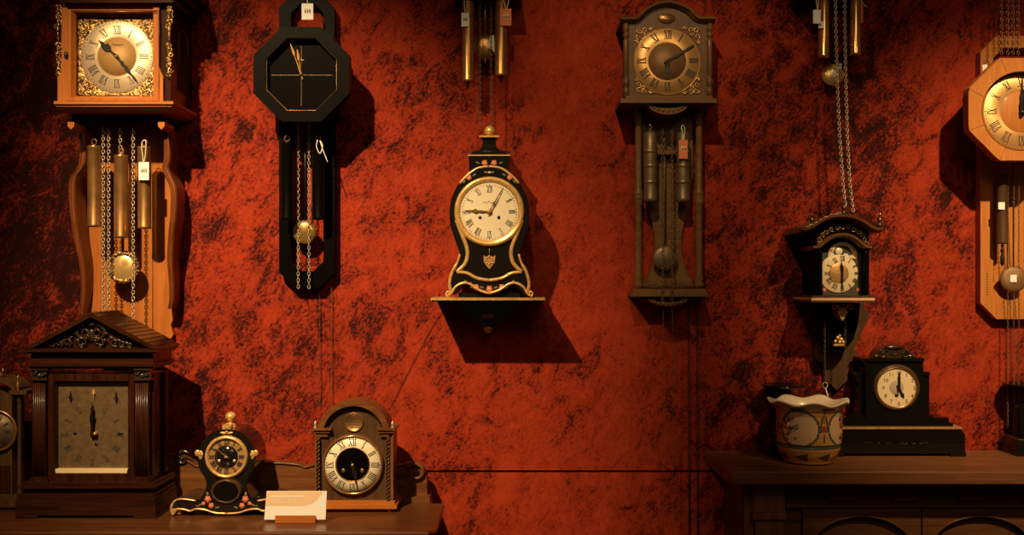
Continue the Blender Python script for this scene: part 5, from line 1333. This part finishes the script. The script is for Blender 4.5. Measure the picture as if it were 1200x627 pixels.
# ------------------------------------------------------------------ P  painted pot
def pot_material():
    m = mat('painted pottery', (.75, .5, .28), .3, 0, Coat_Weight=.35, Coat_Roughness=.12)
    return m
M['pot_cream'] = mat('glazed cream pottery', (.70, .46, .24), .3, 0, Coat_Weight=.35)
M['pot_inside'] = mat('white glaze', (.82, .66, .44), .3, 0, Coat_Weight=.3)
M['pot_ochre'] = mat('ochre glaze', (.62, .29, .07), .35, 0, Coat_Weight=.3)
M['pot_blue'] = mat('slate blue glaze', (.055, .085, .075), .35, 0, Coat_Weight=.3)
M['pot_rust'] = mat('rust glaze', (.33, .065, .025), .35, 0, Coat_Weight=.3)
M['pot_brown'] = mat('dark brown glaze', (.09, .04, .022), .35, 0, Coat_Weight=.3)
def pot():
    d = .197; cx = 947.5; k = kk(d); c = W(cx, 0, d)
    t = thing('flower_pot', 'painted ceramic flower pot with wavy cream rim on the right mantel', 'flower pot', cx, 545, d); t.location.z = MZ
    yb = zrow(MZ, d)
    prof = [(24, yb), (27.5, yb-.6), (29, yb-4), (33, yb-10), (35.8, yb-17), (36.2, yb-21), (35.2, yb-22), (36.8, yb-24), (37.2, yb-34), (36.8, yb-46), (36.6, yb-56), (38, yb-62), (40, yb-66)]
    sg = 144
    def R(y):
        P = prof
        for (r0, y0), (r1, y1) in zip(P, P[1:]):
            if y1 <= y <= y0: return r0+(r1-r0)*(y0-y)/max(1e-6, y0-y1)
        return P[-1][0]
    rows = []
    y = yb; 
    while y > yb-66: rows.append(y); y -= 1.0
    rows.append(yb-66)
    vs = []; fs = []; fm = []
    for y in rows:
        r = R(y)
        for i in range(sg):
            a = 2*PI*i/sg; vs.append((c.x+r*k*math.cos(a), -d+r*k*math.sin(a), CZ+(HY-y)*k))
    b = B(); base = 0
    b.v += [Vector(v) for v in vs]
    def colour(a, h):
        """a: angle around (front = -90deg), h: height above foot in units"""
        if h < 19:
            tt = ((a*R(yb)/1.0) % (PI*2/8*30))/(PI*2/8*30)
            u = (a % (PI/4))/(PI/4)
            if 3 < h < 15 and u < .62 and abs(h-9.5) < 5.2*(u/.62): return 5
            return 2
        if h < 21: return 3
        hh = h-21; 
        if hh < 3: return 3
        u = ((a+PI/2+.585+PI/4) % (PI/2))/(PI/2)     # repeated medallions
        x = (u-.5)*PI/2*36.5; z = hh-21.5
        e = math.hypot(x/21.5, z/19.5)
        if e < 1: 
            return 0
        if e < 1.13: return 3
        if abs(z) < 3.8: return 4
        if abs(abs(x)-28.7) < .7 and z > 6: return 3
        if z > 21.5: return 3
        return 2
    nr = len(rows)
    for q in range(nr-1):
        h = yb-(rows[q]+rows[q+1])/2
        for i in range(sg):
            a = 2*PI*(i+.5)/sg; j = (i+1) % sg
            b.f.append([q*sg+i, q*sg+j, (q+1)*sg+j, (q+1)*sg+i]); b.fm.append(colour(a, h)); b.fs.append(True)
    b.cur = 2; b.add([vs[i] for i in range(sg)], [tuple(range(sg))])
    b.out('body', ['pot_cream', 'pot_inside', 'pot_ochre', 'pot_blue', 'pot_rust', 'pot_brown'], t)
    # wavy rim and inner wall
    b = B(); n = 120; vs = []; fs = []
    for r, y, am in ((38.5, yb-63, 0), (40.5, yb-67, .6), (44.5, yb-70, 1.6), (46.5, yb-70.5, 2.3), (46, yb-72, 2.3), (43.5, yb-72, 1.8), (38, yb-68, .5), (34.5, yb-60, 0), (33.5, yb-30, 0), (26, yb-4, 0), (.3, yb-3, 0)):
        for i in range(n):
            a = 2*PI*i/n; wv = math.sin(a*7+.9); vs.append((c.x+(r+am*.6*wv)*k*math.cos(a), -d+(r+am*.6*wv)*k*math.sin(a), CZ+(HY-y+am*wv)*k))
    for q in range(10):
        for i in range(n): j = (i+1) % n; fs.append((q*n+i, q*n+j, (q+1)*n+j, (q+1)*n+i))
    b.add(vs, fs, True); b.out('wavy_rim', 'pot_inside', t)
    # painted flowers, lying on the curved wall
    b = B()
    def on(x, h, r_, mi, zz=None, an=0):
        a = x/36.9; px = cx+37.2*math.sin(a); dd = d+37.2*k*math.cos(a); b.m(mi)
        r_ *= 1.35; b.ball(px, yb-h, dd, r_*max(.3, math.cos(a)), 1.0, (zz or r_/1.35)*1.35, ref=d, ang=an, segs=8, rings=5)
    for mx in (-30, 44):
        for x, h, r_, mi in ((-6, 52, 3.4, 0), (-9, 46, 3.8, 0), (-4, 45, 3, 1), (-8, 38, 3, 1), (-2, 53, 2, 2), (-11, 53, 2, 3), (-1, 39, 1.3, 0), (5, 32, 1.3, 0), (2, 55, 1.3, 0), (-11, 32, 2, 3), (-5, 31, 1.8, 0)): on(mx+x, h, r_, mi)
        on(mx+1, 44, 4.5, 2, 1.8, .2); on(mx-6, 56, 3.4, 2, 1.4, -.6); on(mx-4, 36, 3.2, 2, 1.3, .7)
        on(mx+7, 47, 5, 4, .4, -.3); on(mx+8, 44, 4, 4, .35, -.3)
    on(4.5, 52, .6, 4, 5, .15); on(10.5, 52, .6, 4, 5, -.15); on(7.4, 32, .8, 4, 4)
    b.out('painted_flowers', ['pot_rust', 'pot_ochre', 'pot_blue', 'pot_brown', 'pot_brown'], t)
pot()

# ------------------------------------------------------------------ loose cords on the wall
def cord(pts, label, r=.55, m='cord', group=None):
    b = B(); b.ptube(smooth(pts, 4), r, .006, 6); p = pts[-1]
    pr = dict(label=label, category='cord')
    if group: pr['group'] = group
    b.out('cord', m, None, origin=W(*p), **pr)
cord([(522, 360, .004), (505, 385, .004), (484, 425, .004), (462, 468, .004), (455, 480, .004)], 'thin dark line, cord and painted shadow, slanting down the velvet left of the wall shelf', .32)  # one dark tube for a cord and partly a cast shadow
for x, wh in ((807, 'left'), (817, 'right')):
    cord([(x, 350, .012), (x, 480, .010), (x+.6, 627, .010), (x+.6, 700, .010)], 'thin black cord down the wall beside the mantel, %s one of two' % wh, .6, group='cords beside the mantel')
